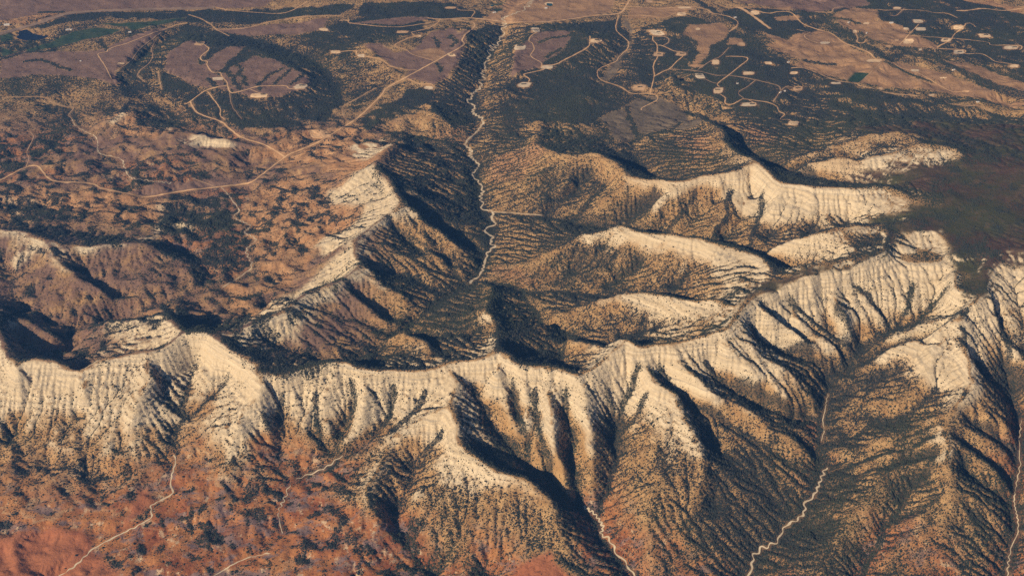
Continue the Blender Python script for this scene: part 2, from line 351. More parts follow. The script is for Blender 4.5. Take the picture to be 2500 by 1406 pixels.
# ---------------------------------------------------------------- washes and roads: width, wiggle and course in the photo
CREEKS = [
 ("pale sandy wash winding down the central valley between the mesas", 11, 15, 85, [(1300,0),(1284,18),(1270,28),(1232,42),(1230,52),(1232,62),(1226,76),(1234,82),(1220,92),(1218,104),(1196,122),(1194,136),(1192,148),(1180,154),(1186,170),(1176,176),(1182,192),(1170,200),(1174,212),(1152,230),(1152,238),(1140,248),(1158,258),(1154,274),(1159,279),(1179,292),(1169,316),(1136,349),(1149,366),(1149,383),(1169,403),(1153,427),(1169,444),(1179,467),(1173,480),(1178,497),(1176,510),(1203,517),(1200,534),(1210,547),(1186,557),(1186,568),(1203,578),(1196,591),(1206,601),(1190,618),(1183,641),(1173,668),(1149,692)]),
 ("short pale side wash joining the central wash from the right", 5, 3, 60, [(1203,517),(1240,519),(1270,521),(1324,525)]),
 ("narrow pale wash through the red hills at the left front", 7, 9, 70, [(423,1110),(430,1120),(423,1147),(416,1180),(420,1205),(369,1233),(369,1262),(308,1296),(281,1309),(230,1336),(183,1380),(142,1406)]),
 ("thin pale wash below the middle red hills", 5, 7, 60, [(836,1110),(789,1143),(728,1167),(707,1184),(697,1211),(680,1252),(690,1300)]),
 ("faint pale wash crossing the bottom red plain", 4.5, 4, 60, [(660,1348),(600,1362),(560,1382),(520,1406)]),
 ("pale wash leaving the middle canyon at the bottom edge", 7.5, 7, 65, [(1426,1236),(1453,1255),(1473,1285),(1466,1302),(1487,1316),(1507,1350),(1524,1370),(1553,1408)]),
 ("pale wash zigzagging out of the big right canyon", 8, 8, 80, [(2016,1140),(2005,1165),(1988,1208),(1965,1225),(1965,1248),(1938,1272),(1910,1285),(1910,1299),(1894,1323),(1863,1336),(1839,1357),(1836,1380),(1823,1408)]),
 ("thin pale wash along the bottom of the right edge canyon", 4, 5, 70, [(2493,1025),(2488,1080),(2490,1133),(2476,1218),(2486,1286),(2466,1346),(2459,1404)]),
 ("narrow wash high in the right canyon between wooded slopes", 3.5, 4, 60, [(2020,960),(2016,990),(2009,1025),(2012,1049),(2005,1075)]),
 ("winding pale creek bed through the left badlands", 5.5, 7, 75, [(540,458),(551,467),(571,494),(584,514),(571,530),(611,551),(597,567),(625,584),(601,611),(615,648),(585,675),(544,700)]),
 ("faint meandering creek bed across the far left badlands", 5, 8, 75, [(175,289),(188,309),(235,336),(242,373),(292,386),(306,413),(319,433),(360,440),(420,447)]),
]
ROADS = [
 (13, "main graded road from the ridge fields down to the left badlands", [(1104,48),(1140,52),(1154,54),(1158,66),(1138,82),(1128,98),(1133,109),(1094,132),(1064,149),(1032,166),(1000,184),(944,215),(931,232),(880,282),(840,309),(773,349),(722,370),(696,383),(638,427),(605,447),(524,457),(437,467),(363,480),(316,473),(252,460),(218,447),(128,440),(94,407),(64,408),(0,440)]),
 (7, "bent track north of the left road fork", [(64,407),(71,386),(66,370),(82,333),(67,319)]),
 (13, "road climbing from the badlands junction to the round mesa", [(696,383),(645,353),(591,336),(558,312),(538,296),(484,276),(464,249)]),
 (11, "straight road on to the round mesa from its left foot", [(450,254),(464,248),(504,220),(554,208)]),
 (9, "zigzag track down the wooded foot of the round mesa", [(507,224),(531,255),(538,269),(538,282),(548,291)]),
 (11, "road along the top of the round mesa", [(496,108),(510,120),(490,138),(494,148),(506,150),(506,160),(518,176),(536,177),(544,190),(554,200),(560,222),(574,226),(608,217),(630,211),(664,209),(698,210),(706,216),(728,218)]),
 (8, "short spur to the rectangular pad on the round mesa", [(612,218),(632,226),(655,230)]),
 (4, "faint path down the woods below the round mesa", [(560,226),(566,256),(578,275),(590,290)]),
 (9, "straight track across the purple sage plain", [(272,192),(256,160),(240,136),(244,130),(262,126),(264,121),(280,114),(306,107),(340,94),(370,82),(400,72),(430,61),(454,57)]),
 (6, "pale rim track along the edge of the sage plain", [(280,176),(320,148),(340,120),(374,94),(392,80)]),
 (6, "winding path in the wooded draw beside the round mesa", [(374,94),(376,106),(370,120),(373,138),(362,156),(340,174),(338,186),(354,200)]),
 (6, "short path on the left slope of the round mesa", [(386,174),(390,196),(395,219)]),
 (6, "thin track across the far left slope", [(16,237),(104,237),(130,250),(156,260),(180,263),(168,280),(175,289)]),
 (42, "broad pale highway corridor along the river valley", [(-40,92),(0,82),(60,66),(100,54),(140,40),(180,31),(260,26),(340,23),(420,21),(500,20),(524,17)]),
 (10, "thin road beyond the river", [(524,17),(560,25),(620,30),(680,33),(712,26),(750,4)]),
 (9, "road along the river terrace field", [(528,72),(596,69),(660,53),(720,43),(780,38),(830,38)]),
 (9, "diagonal road crossing the river flats", [(460,36),(486,44),(512,58),(530,73),(560,88)]),
 (10, "track along the lower edge of the ridge field", [(830,50),(850,50),(860,57),(958,66),(1020,60),(1066,52)]),
 (16, "wide road across the top fields behind the mesas", [(1044,44),(1076,47),(1140,44),(1190,48),(1240,55),(1280,54),(1340,53),(1396,46),(1450,38),(1510,33),(1528,16),(1540,-6)]),
 (11, "spur from the top road down to the ridge pads", [(1074,48),(1066,58),(1044,69),(1004,79)]),
 (8, "hairpin track around the sage mesa", [(1004,80),(1012,87),(1024,88),(1000,92),(964,111),(991,121),(1008,133),(1058,148)]),
 (9, "track from the ridge road to the left pads", [(819,127),(867,124),(874,134),(927,144),(954,161),(991,170),(1018,171)]),
 (8, "short track to the pad at the mesa tip", [(995,192),(1025,205),(1052,205),(1060,213)]),
 (6, "rough track down the gullied slope left of the ridge road", [(917,215),(864,245),(837,262),(843,289),(850,299),(830,316)]),
 (8, "access track to the pad behind the ridge field", [(1116,22),(1124,25),(1158,27),(1151,42)]),
 (10, "road down the second sage mesa to its lower pad", [(1312,78),(1298,86),(1291,100),(1300,106),(1304,120),(1296,137),(1320,152),(1322,164),(1328,169),(1284,180),(1280,184),(1292,193),(1291,200)]),
 (6, "short spur to the white diamond pad", [(1284,119),(1300,120)]),
 (12, "straight ridge road to the far tip of the second mesa", [(1324,160),(1356,157),(1380,145),(1410,130),(1438,112),(1440,88)]),
 (9, "road winding up the meadow valley on the right", [(1510,38),(1504,72),(1526,94),(1535,104),(1531,120),(1512,138),(1502,151),(1468,165),(1458,178),(1468,195),(1515,212),(1542,228),(1589,228),(1606,242),(1569,262),(1566,269)]),
 (9, "road through the woods linking three pads", [(1594,88),(1594,98),(1604,110),(1604,130),(1606,138),(1595,160),(1597,186),(1588,224),(1590,230)]),
 (9, "road from the forked junction past the loop pads", [(1598,186),(1620,174),(1636,167),(1650,152),(1666,138),(1668,128),(1644,124),(1618,112),(1604,110)]),
 (7, "bent spur below the large upper pad", [(1618,112),(1632,103),(1629,92),(1608,88)]),
 (7, "long track across the woods to the homestead", [(1636,169),(1680,171),(1712,175),(1750,184),(1780,184),(1830,192),(1896,208),(1906,220)]),
 (7, "short track from homestead to pad", [(1888,248),(1906,222),(1922,211),(1936,213)]),
 (10, "diagonal road through the clearings to the round pad", [(1772,138),(1808,138),(1826,144),(1808,160),(1778,184),(1752,204),(1756,212)]),
 (10, "long winding road through the dark woods to the last pad", [(1758,230),(1770,238),(1770,250),(1776,255),(1790,254),(1808,244),(1820,242),(1874,250),(1896,260),(1902,272),(1915,279),(1905,291),(1925,292),(1937,300)]),
 (8, "spur behind the long woods pad", [(1828,244),(1846,255)]),
 (6, "zigzag path by the red clearing", [(1816,240),(1802,226),(1824,212),(1844,196)]),
 (5, "faint path to the lone square pad", [(1720,192),(1736,200),(1752,204)]),
 (6, "straight path between the clearings", [(1704,170),(1736,148),(1758,138),(1780,116)]),
 (9, "far road along the upper right fields", [(1528,16),(1580,18),(1612,21),(1686,16),(1726,24),(1738,32),(1760,36),(1784,42),(1800,52),(1800,62),(1780,78)]),
 (8, "track below the upper right fields", [(1520,39),(1576,38),(1620,43),(1650,31)]),
 (8, "short far track to the airstrip", [(1744,7),(1768,16),(1796,19),(1828,18)]),
 (24, "red dirt airstrip in the far woods", [(1798,18),(1820,26),(1880,70)]),
 (10, "long road along the creek side of the big field", [(1824,20),(1872,32),(1900,29),(1932,31),(1960,58),(2000,73),(2030,82),(2060,104),(2086,114),(2120,128),(2136,142),(2154,149)]),
 (8, "curved track at the head of the big field", [(1945,72),(1976,80),(1964,86),(1972,96),(2000,106)]),
 (8, "winding road at the top of the far field", [(1990,29),(2028,30),(2036,20),(2060,17)]),
 (12, "road along the lower edge of the big field", [(1932,166),(1960,166),(2000,180),(2040,196),(2090,204),(2098,209),(2132,216),(2170,227),(2240,234)]),
 (6, "straight field boundary track beside the green plot", [(2098,202),(2124,178),(2156,148)]),
 (9, "diagonal lane across the right fields", [(2180,152),(2200,166),(2236,176),(2260,188),(2280,200),(2320,222),(2350,225)]),
 (8, "straight spur to the arrow shaped pad", [(2196,109),(2244,58)]),
 (11, "road climbing past two pads in the right woods", [(2288,115),(2320,98),(2330,84),(2356,62),(2356,58),(2370,57),(2382,66)]),
 (9, "bending road to the pad at the right edge woods", [(2288,116),(2296,119),(2354,122),(2356,131),(2394,131),(2414,140),(2430,150),(2470,156)]),
 (8, "track to the long pad at the right edge", [(2226,87),(2296,92),(2328,94),(2390,100),(2414,104),(2422,110),(2488,111),(2494,118),(2488,121)]),
 (9, "short crooked road across the dark creek", [(2088,80),(2094,94),(2092,102),(2106,105),(2116,97)]),
 (8, "road under the far pale cliffs", [(2140,23),(2164,25),(2210,24),(2256,26),(2280,31),(2312,33),(2338,44)]),
 (7, "slanted far spur by the cliffs", [(2208,20),(2188,38),(2172,37)]),
 (16, "pale road along the far cliff top", [(2335,26),(2360,26),(2400,21),(2450,26),(2500,20),(2540,14)]),
 (10, "curved track in the far right corner", [(2428,5),(2460,14),(2500,17)]),
 (7, "thin road leaving the right fields", [(2306,246),(2320,254),(2364,258),(2386,258),(2418,272)]),
 (7, "short road joining the badlands road", [(470,435),(524,455)]),
]
# ---------------------------------------------------------------- the land: a height field in metres
X0, X1, Y0, Y1 = -5600.0, 5600.0, 3300.0, 12000.0
DXC = 12.5
ZS = 0.62            # traced heights to metres
NXC, NYC = int((X1 - X0) / DXC) + 1, int((Y1 - Y0) / DXC) + 1

def densify(line, step=6.0):
    a = np.array(line, float); a[:, 2] *= ZS
    wx, wy = on_level(a[:, 0], a[:, 1], a[:, 2])
    out = []
    for i in range(len(a) - 1):
        n = max(2, int(math.hypot(wx[i + 1] - wx[i], wy[i + 1] - wy[i]) / step))
        t = np.linspace(0, 1, n, endpoint=False)
        out.append(np.stack([wx[i] + (wx[i + 1] - wx[i]) * t, wy[i] + (wy[i + 1] - wy[i]) * t, a[i, 2] + (a[i + 1, 2] - a[i, 2]) * t], 1))
    out.append(np.array([[wx[-1], wy[-1], a[-1, 2]]]))
    return np.concatenate(out)

def inside(poly, gx, gy):
    """even-odd test of world points against a world polygon"""
    r = np.zeros(gx.shape, bool)
    n = len(poly)
    for i in range(n):
        xa, ya = poly[i]; xb, yb = poly[(i + 1) % n]
        if ya == yb: continue
        hit = ((ya > gy) != (yb > gy)) & (gx < (xb - xa) * (gy - ya) / (yb - ya) + xa)
        r ^= hit
    return r

def wander(pts, seed, amp=14.0):
    """sideways wiggle so that traced lines do not run ruler-straight"""
    r = np.random.default_rng(seed)
    n = len(pts)
    if n < 12: return pts
    s = np.zeros((n, 2))
    for cell, a in ((24, 1.0), (11, 0.45), (5, .2)):
        m = n // cell + 3
        k = r.standard_normal((m, 2))
        f = np.linspace(0, m - 1.001, n); i = f.astype(int); t = (f - i)[:, None]
        t = t * t * (3 - 2 * t)
        s += a * (k[i] * (1 - t) + k[i + 1] * t)
    fade = np.minimum(1, np.minimum(np.arange(n), np.arange(n)[::-1]) / 10.0)[:, None]
    q = pts.copy(); q[:, :2] += s * amp * fade
    return q

cz = np.zeros(NYC * NXC); cw = np.zeros(NYC * NXC); valley_cells = np.zeros(NYC * NXC, bool); ridge_cells = np.zeros(NYC * NXC, bool)
def stamp(p, keep=None):
    ix = np.rint((p[:, 0] - X0) / DXC).astype(int); iy = np.rint((p[:, 1] - Y0) / DXC).astype(int)
    ok = (ix >= 0) & (ix < NXC) & (iy >= 0) & (iy < NYC)
    k = iy[ok] * NXC + ix[ok]
    np.add.at(cz, k, p[ok, 2]); np.add.at(cw, k, 1.0)
    if keep is not None: keep[k] = True
for i, l in enumerate(RIDGES): stamp(wander(densify(l), i), ridge_cells)
for i, l in enumerate(VALLEYS): stamp(wander(densify(l), 500 + i, 10), valley_cells)
gx, gy = np.meshgrid(X0 + DXC * np.arange(NXC), Y0 + DXC * np.arange(NYC))
for z, poly in FLATS:
    z = z * ZS
    a = np.array(poly, float)
    wx, wy = on_level(a[:, 0], a[:, 1], z)
    m = inside(list(zip(wx, wy)), gx, gy).ravel()
    m &= cw == 0
    m &= np.random.default_rng(3).random(m.shape) < 0.15
    cz[m] += z; cw[m] += 1
cz = (cz / np.maximum(cw, 1e-9)).reshape(NYC, NXC); cw = cw.reshape(NYC, NXC) > 0

def membrane(cz, cw):
    """heights between the traced lines: relaxed from coarse to fine"""
    levels = [(cz, cw)]
    while min(levels[-1][0].shape) > 24:
        z, w = levels[-1]
        ny, nx = (z.shape[0] // 2) * 2, (z.shape[1] // 2) * 2
        zz = (z * w)[:ny, :nx].reshape(ny // 2, 2, nx // 2, 2).sum((1, 3)); ww = w[:ny, :nx].reshape(ny // 2, 2, nx // 2, 2).sum((1, 3))
        levels.append((zz / np.maximum(ww, 1), ww > 0))
    h = np.full(levels[-1][0].shape, 100.0)
    for lv in range(len(levels) - 1, -1, -1):
        z, w = levels[lv]
        if h.shape != z.shape: h = resize(h.astype(np.float64), *z.shape)
        h[w] = z[w]
        for it in range(60 if lv == 0 else 240):
            p = np.pad(h, 1, mode='edge')
            n = (p[:-2, 1:-1] + p[2:, 1:-1] + p[1:-1, :-2] + p[1:-1, 2:]) * 0.25
            h = h + 0.98 * (n - h)
            h[w] = z[w]
    return h
H0 = membrane(cz, cw).astype(np.float32)
hp1, hp2 = H0 - blur(H0, 160), H0 - blur(H0, 620)
H0 = H0 + 1.15 * np.clip(hp1, -45, 16) + 0.45 * np.clip(hp2, -75, 22)          # spurs and side canyons stand out more than straight slopes

def receivers(h, dx):
    ny, nx = h.shape
    p = np.pad(h, 1, mode='edge')
    best = np.zeros_like(h); rec = np.zeros(h.shape, np.int32)
    idx = np.arange(ny * nx, dtype=np.int32).reshape(ny, nx)
    for sy in (-1, 0, 1):
        for sx in (-1, 0, 1):
            if sx == 0 and sy == 0: continue
            s = (h - p[1 + sy:1 + sy + ny, 1 + sx:1 + sx + nx]) * np.float32(1 / (dx * math.hypot(sx, sy)))
            m = s > best
            best = np.where(m, s, best); rec = np.where(m, np.int32(sy * nx + sx), rec)
    return best, (idx + rec).ravel()

def gather_area(rec, doublings=9):
    s = np.ones(rec.shape, np.float64); r = rec.copy()
    own = np.arange(len(rec), dtype=np.int32)
    for _ in range(doublings):
        live = np.nonzero(r != own)[0]
        s = s + np.bincount(r[live], weights=s[live], minlength=len(r))
        r2 = r[r]
        r2[r2 == r] = own[r2 == r]          # runs that have reached their pit stop passing on
        r = r2
    return s

def lap_of(h):
    p = np.pad(h, 1, mode='edge')
    return (p[:-2, 1:-1] + p[2:, 1:-1] + p[1:-1, :-2] + p[1:-1, 2:]) * 0.25 - h

def erode(h, dx, n, k, thr, amax, soft, fixed=None):
    """running water: cells that gather more flow and lie steeper are cut deeper"""
    g = np.random.default_rng(17)
    for it in range(n):
        S, rec = receivers(h + g.standard_normal(h.shape, dtype=np.float32) * np.float32(dx * 0.075), dx)      # water does not keep to straight lines
        A = gather_area(rec).reshape(h.shape)
        hr = h.ravel()[rec].reshape(h.shape)
        cut = k * np.maximum(np.minimum(A, amax) - thr, 0) ** 0.5 * np.minimum(S, 0.9)
        drop = np.minimum(cut, 0.55 * np.maximum(h - hr, 0)).astype(np.float32)
        if fixed is not None: drop[fixed] = np.minimum(drop[fixed], 0.1)
        h = h - drop
        lap = lap_of(h)
        pit = lap > 0.25 * dx
        h = h + np.float32(soft) * lap
        h[pit] += lap[pit] * 0.5
    return h

HC = H0.copy()
steep = np.hypot(*np.gradient(H0, DXC))
rough = sstep(blur(steep, 8), 0.03, 0.35)
low = sstep(blur(H0, 5), 300 * ZS, 130 * ZS)
HC += (fbm(NYC, NXC, 28, 11, 3, 0.5) * (1.5 + 6.0 * rough)).astype(np.float32)
HC += (noise(NYC, NXC, 5, 31) * (0.2 + 1.0 * rough) + noise(NYC, NXC, 2.5, 32) * (0.1 + 0.4 * rough)).astype(np.float32)
# low badland hills, folds on the plateau
BX, BY = np.meshgrid(X0 + DXC * np.arange(NXC), Y0 + DXC * np.arange(NYC))
badland = low * np.maximum(sstep(BX, 0, -700) * (1 - sstep(BY, 8300, 9000)), 0.25 + 0 * BX) * np.where(BY < 5200, 0.8, 1.0)
HC += (((1 - np.abs(fbm(NYC, NXC, 13, 77, 3, .55)) * 1.3) * 17.0 + fbm(NYC, NXC, 50, 78, 2) * 14) * badland).astype(np.float32)
HC += (fbm(NYC, NXC, 40, 79, 2, .6) * 13 * sstep(H0, 650 * ZS, 720 * ZS)).astype(np.float32)
vc = valley_cells.reshape(NYC, NXC)
HC[vc] = H0[vc]
HC += (fbm(NYC, NXC, 18, 84, 3, .6) * 9 * sstep(BX, 1500, 2300) * sstep(BY, 7000, 7600)).astype(np.float32)
HC = erode(HC.astype(np.float32), DXC, 64, 0.42, 6, 800, 0.035, vc)
S, rec = receivers(HC, DXC)
AREA = np.log2(gather_area(rec).reshape(NYC, NXC)).astype(np.float32)

# the finer sheet that is built: gully flutes drawn along the fall line
DX = 6.0
NX, NY = int((X1 - X0) / DX) + 1, int((Y1 - Y0) / DX) + 1
H = resize(HC.astype(np.float32), NY, NX)
H += noise(NY, NX, 2.2, 95).astype(np.float32) * sstep(np.hypot(*np.gradient(H, DX)), .1, .5).astype(np.float32) * 1.2
H = erode(H.astype(np.float32), DX, 22, 0.22, 3, 500, 0.015)
gyy, gxx = np.gradient(blur(H, 3), DX)
gm = np.hypot(gxx, gyy) + 1e-4
ux, uy = (gxx / gm).astype(np.float32), (gyy / gm).astype(np.float32)
IX, IY = np.meshgrid(np.arange(NX, dtype=np.float32), np.arange(NY, dtype=np.float32))
def along_fall(src, steps, size):
    tot = src.copy(); n = 1
    for sg in (1, -1):
        x, y = IX.copy(), IY.copy()
        for k in range(steps):
            vx, vy = bilin(ux, x, y), bilin(uy, x, y)
            x = x + sg * size * vx; y = y + sg * size * vy
            tot += bilin(src, x, y); n += 1
    return tot / math.sqrt(n)
fl_small = along_fall(noise(NY, NX, 2.2, 91).astype(np.float32), 8, 1.6)
fl_big = along_fall(noise(NY, NX, 5.0, 92).astype(np.float32), 10, 2.5)
SLOPE = np.hypot(*np.gradient(blur(H, 4), DX)).astype(np.float32)
fl = sstep(SLOPE, 0.12, 0.55)
H = H - fl * (np.abs(fl_big) * 1.2 + fl_small * 0.7) + fl
ledge = (noise(NY, NX, 30, 96) * 9).astype(np.float32)
H = H + sstep(SLOPE, 0.35, 0.7) * (3.0 * np.sin((H + ledge) * (2 * math.pi / 21)) + 1.3 * np.sin((H + ledge) * (2 * math.pi / 8.3)))
H = H.astype(np.float32)
print("terrain", NX, NY, float(H.min()), float(H.max()), "slope p50/p95", np.percentile(SLOPE, 50), np.percentile(SLOPE, 95))

def height_at(x, y):
    return bilin(H, (np.asarray(x, float) - X0) / DX, (np.asarray(y, float) - Y0) / DX)

def on_land(px, py):
    """where the line of sight of a traced photo point meets the land"""
    px = np.atleast_1d(np.asarray(px, float)); py = np.atleast_1d(np.asarray(py, float))
    dx, dy, dz = rays(px, py)
    t = (800.0 - CAM_H) / dz
    done = np.zeros(px.shape, bool)
    step = 12.0 / np.abs(dz) * 0.35
    for _ in range(900):
        z = CAM_H + dz * t
        done |= z <= height_at(dx * t, dy * t)
        if done.all(): break
        t = np.where(done, t, t + step)
    lo, hi = t - step, t.copy()
    for _ in range(12):
        m = (lo + hi) / 2
        under = CAM_H + dz * m <= height_at(dx * m, dy * m)
        hi = np.where(under, m, hi); lo = np.where(under, lo, m)
    return np.stack([dx * hi, dy * hi], 1)

def smooth_px(pts, n=6):
    a = np.array(pts, float)
    if len(a) < 3:
        t = np.linspace(0, 1, n * 2)[:, None]
        return a[0] * (1 - t) + a[-1] * t
    p = np.concatenate([[2 * a[0] - a[1]], a, [2 * a[-1] - a[-2]]])
    out = []
    for i in range(1, len(p) - 2):
        for t in np.linspace(0, 1, n, endpoint=False):
            out.append(0.5 * (2 * p[i] + (p[i + 1] - p[i - 1]) * t + (2 * p[i - 1] - 5 * p[i] + 4 * p[i + 1] - p[i + 2]) * t**2 + (3 * p[i] - p[i - 1] - 3 * p[i + 1] + p[i + 2]) * t**3))
    out.append(a[-1])
    return np.array(out)


# beds of roads and washes are graded: take the small bumps out under them
bed = np.zeros((NY, NX), np.float32)
for _, pts in [(r[0], r[2]) for r in ROADS] + [(c[1], c[4]) for c in CREEKS]:
    w = on_land(*smooth_px(pts).T)
    for a, b in zip(w[:-1], w[1:]):
        n = int(math.hypot(*(b - a)) / 5) + 2
        if n > 90: continue
        t = np.linspace(0, 1, n)[:, None]; q = a * (1 - t) + b * t
        jx = np.clip(np.rint((q[:, 0] - X0) / DX).astype(int), 2, NX - 3); jy = np.clip(np.rint((q[:, 1] - Y0) / DX).astype(int), 2, NY - 3)
        for dy in (-2, -1, 0, 1, 2):
            for dx in (-2, -1, 0, 1, 2): bed[jy + dy, jx + dx] = 1.0
bed = blur(bed, 8)
H = (H * (1 - bed) + blur(H, 40) * bed).astype(np.float32)

S, rec = receivers(blur(H, 1), DX)
AREAF = np.log2(gather_area(rec, 10)).reshape(NY, NX).astype(np.float32)
AREAF = np.maximum(AREAF, blur(AREAF, 2))
# ---------------------------------------------------------------- ground cover: where bare shale, red beds, sage, fields and woods lie
def on_coarse(a): return resize(a.astype(np.float32), NY, NX)
WARP = (fbm(NYC, NXC, 14, 201, 3, .6) * 22, fbm(NYC, NXC, 14, 202, 3, .6) * 22)
def cover(polys, soft=2, warp=1.0):
    m = np.zeros((NYC, NXC), np.float32)
    for p in polys:
        a = np.array(p, float)
        w = on_land(a[:, 0], a[:, 1])
        m = np.maximum(m, inside(w, gx + WARP[0] * warp, gy + WARP[1] * warp))
    return np.clip(on_coarse(blur(m, soft)), 0, 1)

FOREST = [
 [(1860,402),(1900,440),(2000,460),(2160,456),(2230,470),(2300,482),(2340,440),(2210,444),(2100,446),(2000,434),(1930,418)],
 [(1770,330),(1850,375),(1930,405),(1990,420),(1940,425),(1860,402),(1800,362),(1760,322)],
 [(530,825),(560,850),(640,908),(700,927),(800,888),(900,903),(935,915),(900,842),(840,862),(740,885),(620,878),(560,850)],
 [(1215,815),(1240,800),(1330,798),(1385,800),(1382,900),(1300,897),(1250,882),(1220,857)],
 [(960,810),(1020,823),(1079,848),(1112,880),(1060,856),(1000,834)],
 [(425,768),(520,808),(545,815),(460,822),(432,808)],
 [(1165,400),(1185,400),(1200,500),(1215,560),(1205,640),(1160,680),(1150,560),(1100,500),(1130,440)],
 [(470,62),(440,72),(400,90),(370,108),(335,150),(300,178),(310,205),(380,232),(440,262),(480,300),(560,330),(640,322),(720,312),(800,292),(832,250),(832,200),(800,162),(740,130),(690,112),(640,96),(560,80),(510,72)],
 [(1150,80),(1190,52),(1228,62),(1222,105),(1190,150),(1175,190),(1150,240),(1140,300),(1100,322),(1040,285),(1080,240),(1112,190),(1140,120)],
 [(880,290),(1000,222),(1040,205),(1062,232),(1035,258),(960,300),(900,315)],
 [(1240,75),(1490,52),(1532,85),(1526,130),(1462,172),(1492,222),(1482,282),(1380,312),(1260,305),(1195,275),(1188,222),(1200,150)],
 [(1530,82),(1640,40),(1760,60),(1890,130),(1990,185),(2100,215),(2300,252),(2520,275),(2520,320),(2300,330),(2150,345),(2000,335),(1900,335),(1750,282),(1640,240),(1560,190),(1528,130)],
 [(1760,25),(1900,12),(2000,-10),(2250,-10),(2400,10),(2520,40),(2520,170),(2300,125),(2140,40),(2060,25),(2000,75),(1900,100),(1800,60)],
 [(720,92),(900,40),(1000,30),(1050,75),(880,110),(840,160),(790,110)],
 [(880,12),(1100,5),(1190,38),(1170,48),(1000,48),(870,40)],
 [(400,500),(520,480),(560,520),(560,560),(480,575),(400,560)],
 [(410,770),(440,760),(480,765),(560,795),(520,815),(450,820)],
 [(140,30),(250,30),(520,25),(640,30),(700,45),(600,55),(480,60),(250,42),(150,60),(60,70),(60,50)],
 [(520,38),(700,18),(860,12),(840,30),(740,38),(620,60),(520,52)],
]
OPEN_WOOD = [
 [(0,195),(160,188),(290,205),(420,270),(480,310),(300,330),(160,280),(60,250),(0,270)],
 [(700,95),(830,160),(850,260),(900,300),(1010,215),(960,180),(880,150),(800,100)],
 [(1190,220),(1330,240),(1480,230),(1640,210),(1700,290),(1480,340),(1340,320),(1200,300)],
 [(1940,340),(2180,300),(2420,330),(2200,380),(1960,400)],
 [(0,500),(120,490),(200,520),(200,570),(0,570)],
 [(220,700),(420,640),(560,680),(500,760),(300,760)],
 [(400,580),(560,590),(600,640),(520,690),(400,660)],
]
SAGE = [
 [(401,168),(412,130),(465,98),(510,110),(502,140),(520,175),(540,190),(560,222),(505,215),(470,208),(438,190)],
 [(510,135),(560,114),(606,114),(572,138),(548,168),(522,176),(505,150)],
 [(590,152),(622,135),(670,145),(702,165),(750,185),(757,205),(740,216),(680,238),(610,238),(575,225),(550,200),(540,180),(565,165)],
 [(0,143),(60,125),(190,125),(250,120),(310,92),(400,70),(420,62),(382,87),(345,115),(310,150),(280,176),(300,203),(280,208),(200,188),(100,180),(20,192),(0,190)],
 [(1050,80),(1110,68),(1122,80),(1145,75),(1132,110),(1120,160),(1092,190),(1060,208),(1018,196),(985,190),(1000,170),(970,150),(960,130),(1010,120)],
 [(890,110),(932,105),(980,140),(1000,165),(960,162),(920,136)],
 [(1256,128),(1290,98),(1320,78),(1390,76),(1398,90),(1370,130),(1335,148),(1322,163),(1300,168),(1252,190)],
 [(520,72),(660,60),(800,42),(792,70),(742,80),(600,88)],
 [(0,-20),(700,-20),(640,18),(400,24),(240,24),(120,30),(0,50)],
 [(850,58),(1000,40),(1060,42),(980,60)],
 [(300,475),(400,440),(560,440),(600,455),(420,470)],
 [(1790,5),(2100,-10),(2130,10),(2000,30)],
]
FIELD = [
 [(1870,112),(1950,80),(2002,72),(2062,105),(2122,136),(2152,152),(2200,150),(2262,166),(2400,212),(2510,252),(2480,266),(2350,236),(2250,216),(2172,214),(2092,202),(2000,180),(1940,160),(1960,146),(1920,130)],
 [(2030,40),(2080,18),(2140,22),(2146,40),(2138,50),(2200,60),(2222,85),(2292,112),(2288,122),(2200,112),(2132,96),(2100,76),(2052,62)],
 [(1180,50),(1250,-10),(1505,-10),(1490,32),(1400,46),(1300,56),(1232,56)],
 [(1540,18),(1702,15),(1692,22),(1622,42),(1532,46)],
 [(1000,128),(1050,116),(1075,118),(1091,132),(1065,149),(1030,140)],
 [(1680,60),(1760,55),(1780,70),(1770,95),(1735,110),(1725,140),(1705,160),(1690,160),(1705,130),(1700,100),(1670,85)],
 [(1670,140),(1690,160),(1720,158),(1712,166),(1690,166)],
 [(1885,40),(1950,35),(1948,48),(1900,52)],
 [(1800,20),(1850,18),(1932,15),(1930,25),(1870,20)],
 [(1860,80),(1990,105),(1960,115),(1870,92)],
 [(2290,145),(2400,160),(2510,200),(2510,230),(2400,200),(2300,160)],
 [(1780,90),(1812,95),(1815,112),(1780,108)],
]
PLATEAU = [
 [(1800,745),(1830,705),(1880,680),(1960,655),(2100,630),(2180,560),(2100,545),(2240,495),(2280,485),(2240,470),(2100,450),(2000,440),(2100,420),(2200,395),(2340,372),(2330,350),(2180,340),(2080,312),(2300,296),(2560,300),(2700,600),(2560,640),(2440,640),(2420,720),(2360,740),(2330,690),(2340,630),(2300,575),(2200,575),(2180,640),(2080,655),(1900,710),(1850,725)],
]
MEADOW = [
 [(1465,288),(1522,262),(1570,236),(1612,240),(1660,262),(1722,292),(1690,312),(1620,316),(1562,332),(1530,348),(1500,340)],
 [(1480,170),(1500,150),(1540,100),(1512,40),(1540,60),(1545,110),(1500,180),(1480,210),(1460,200)],
]
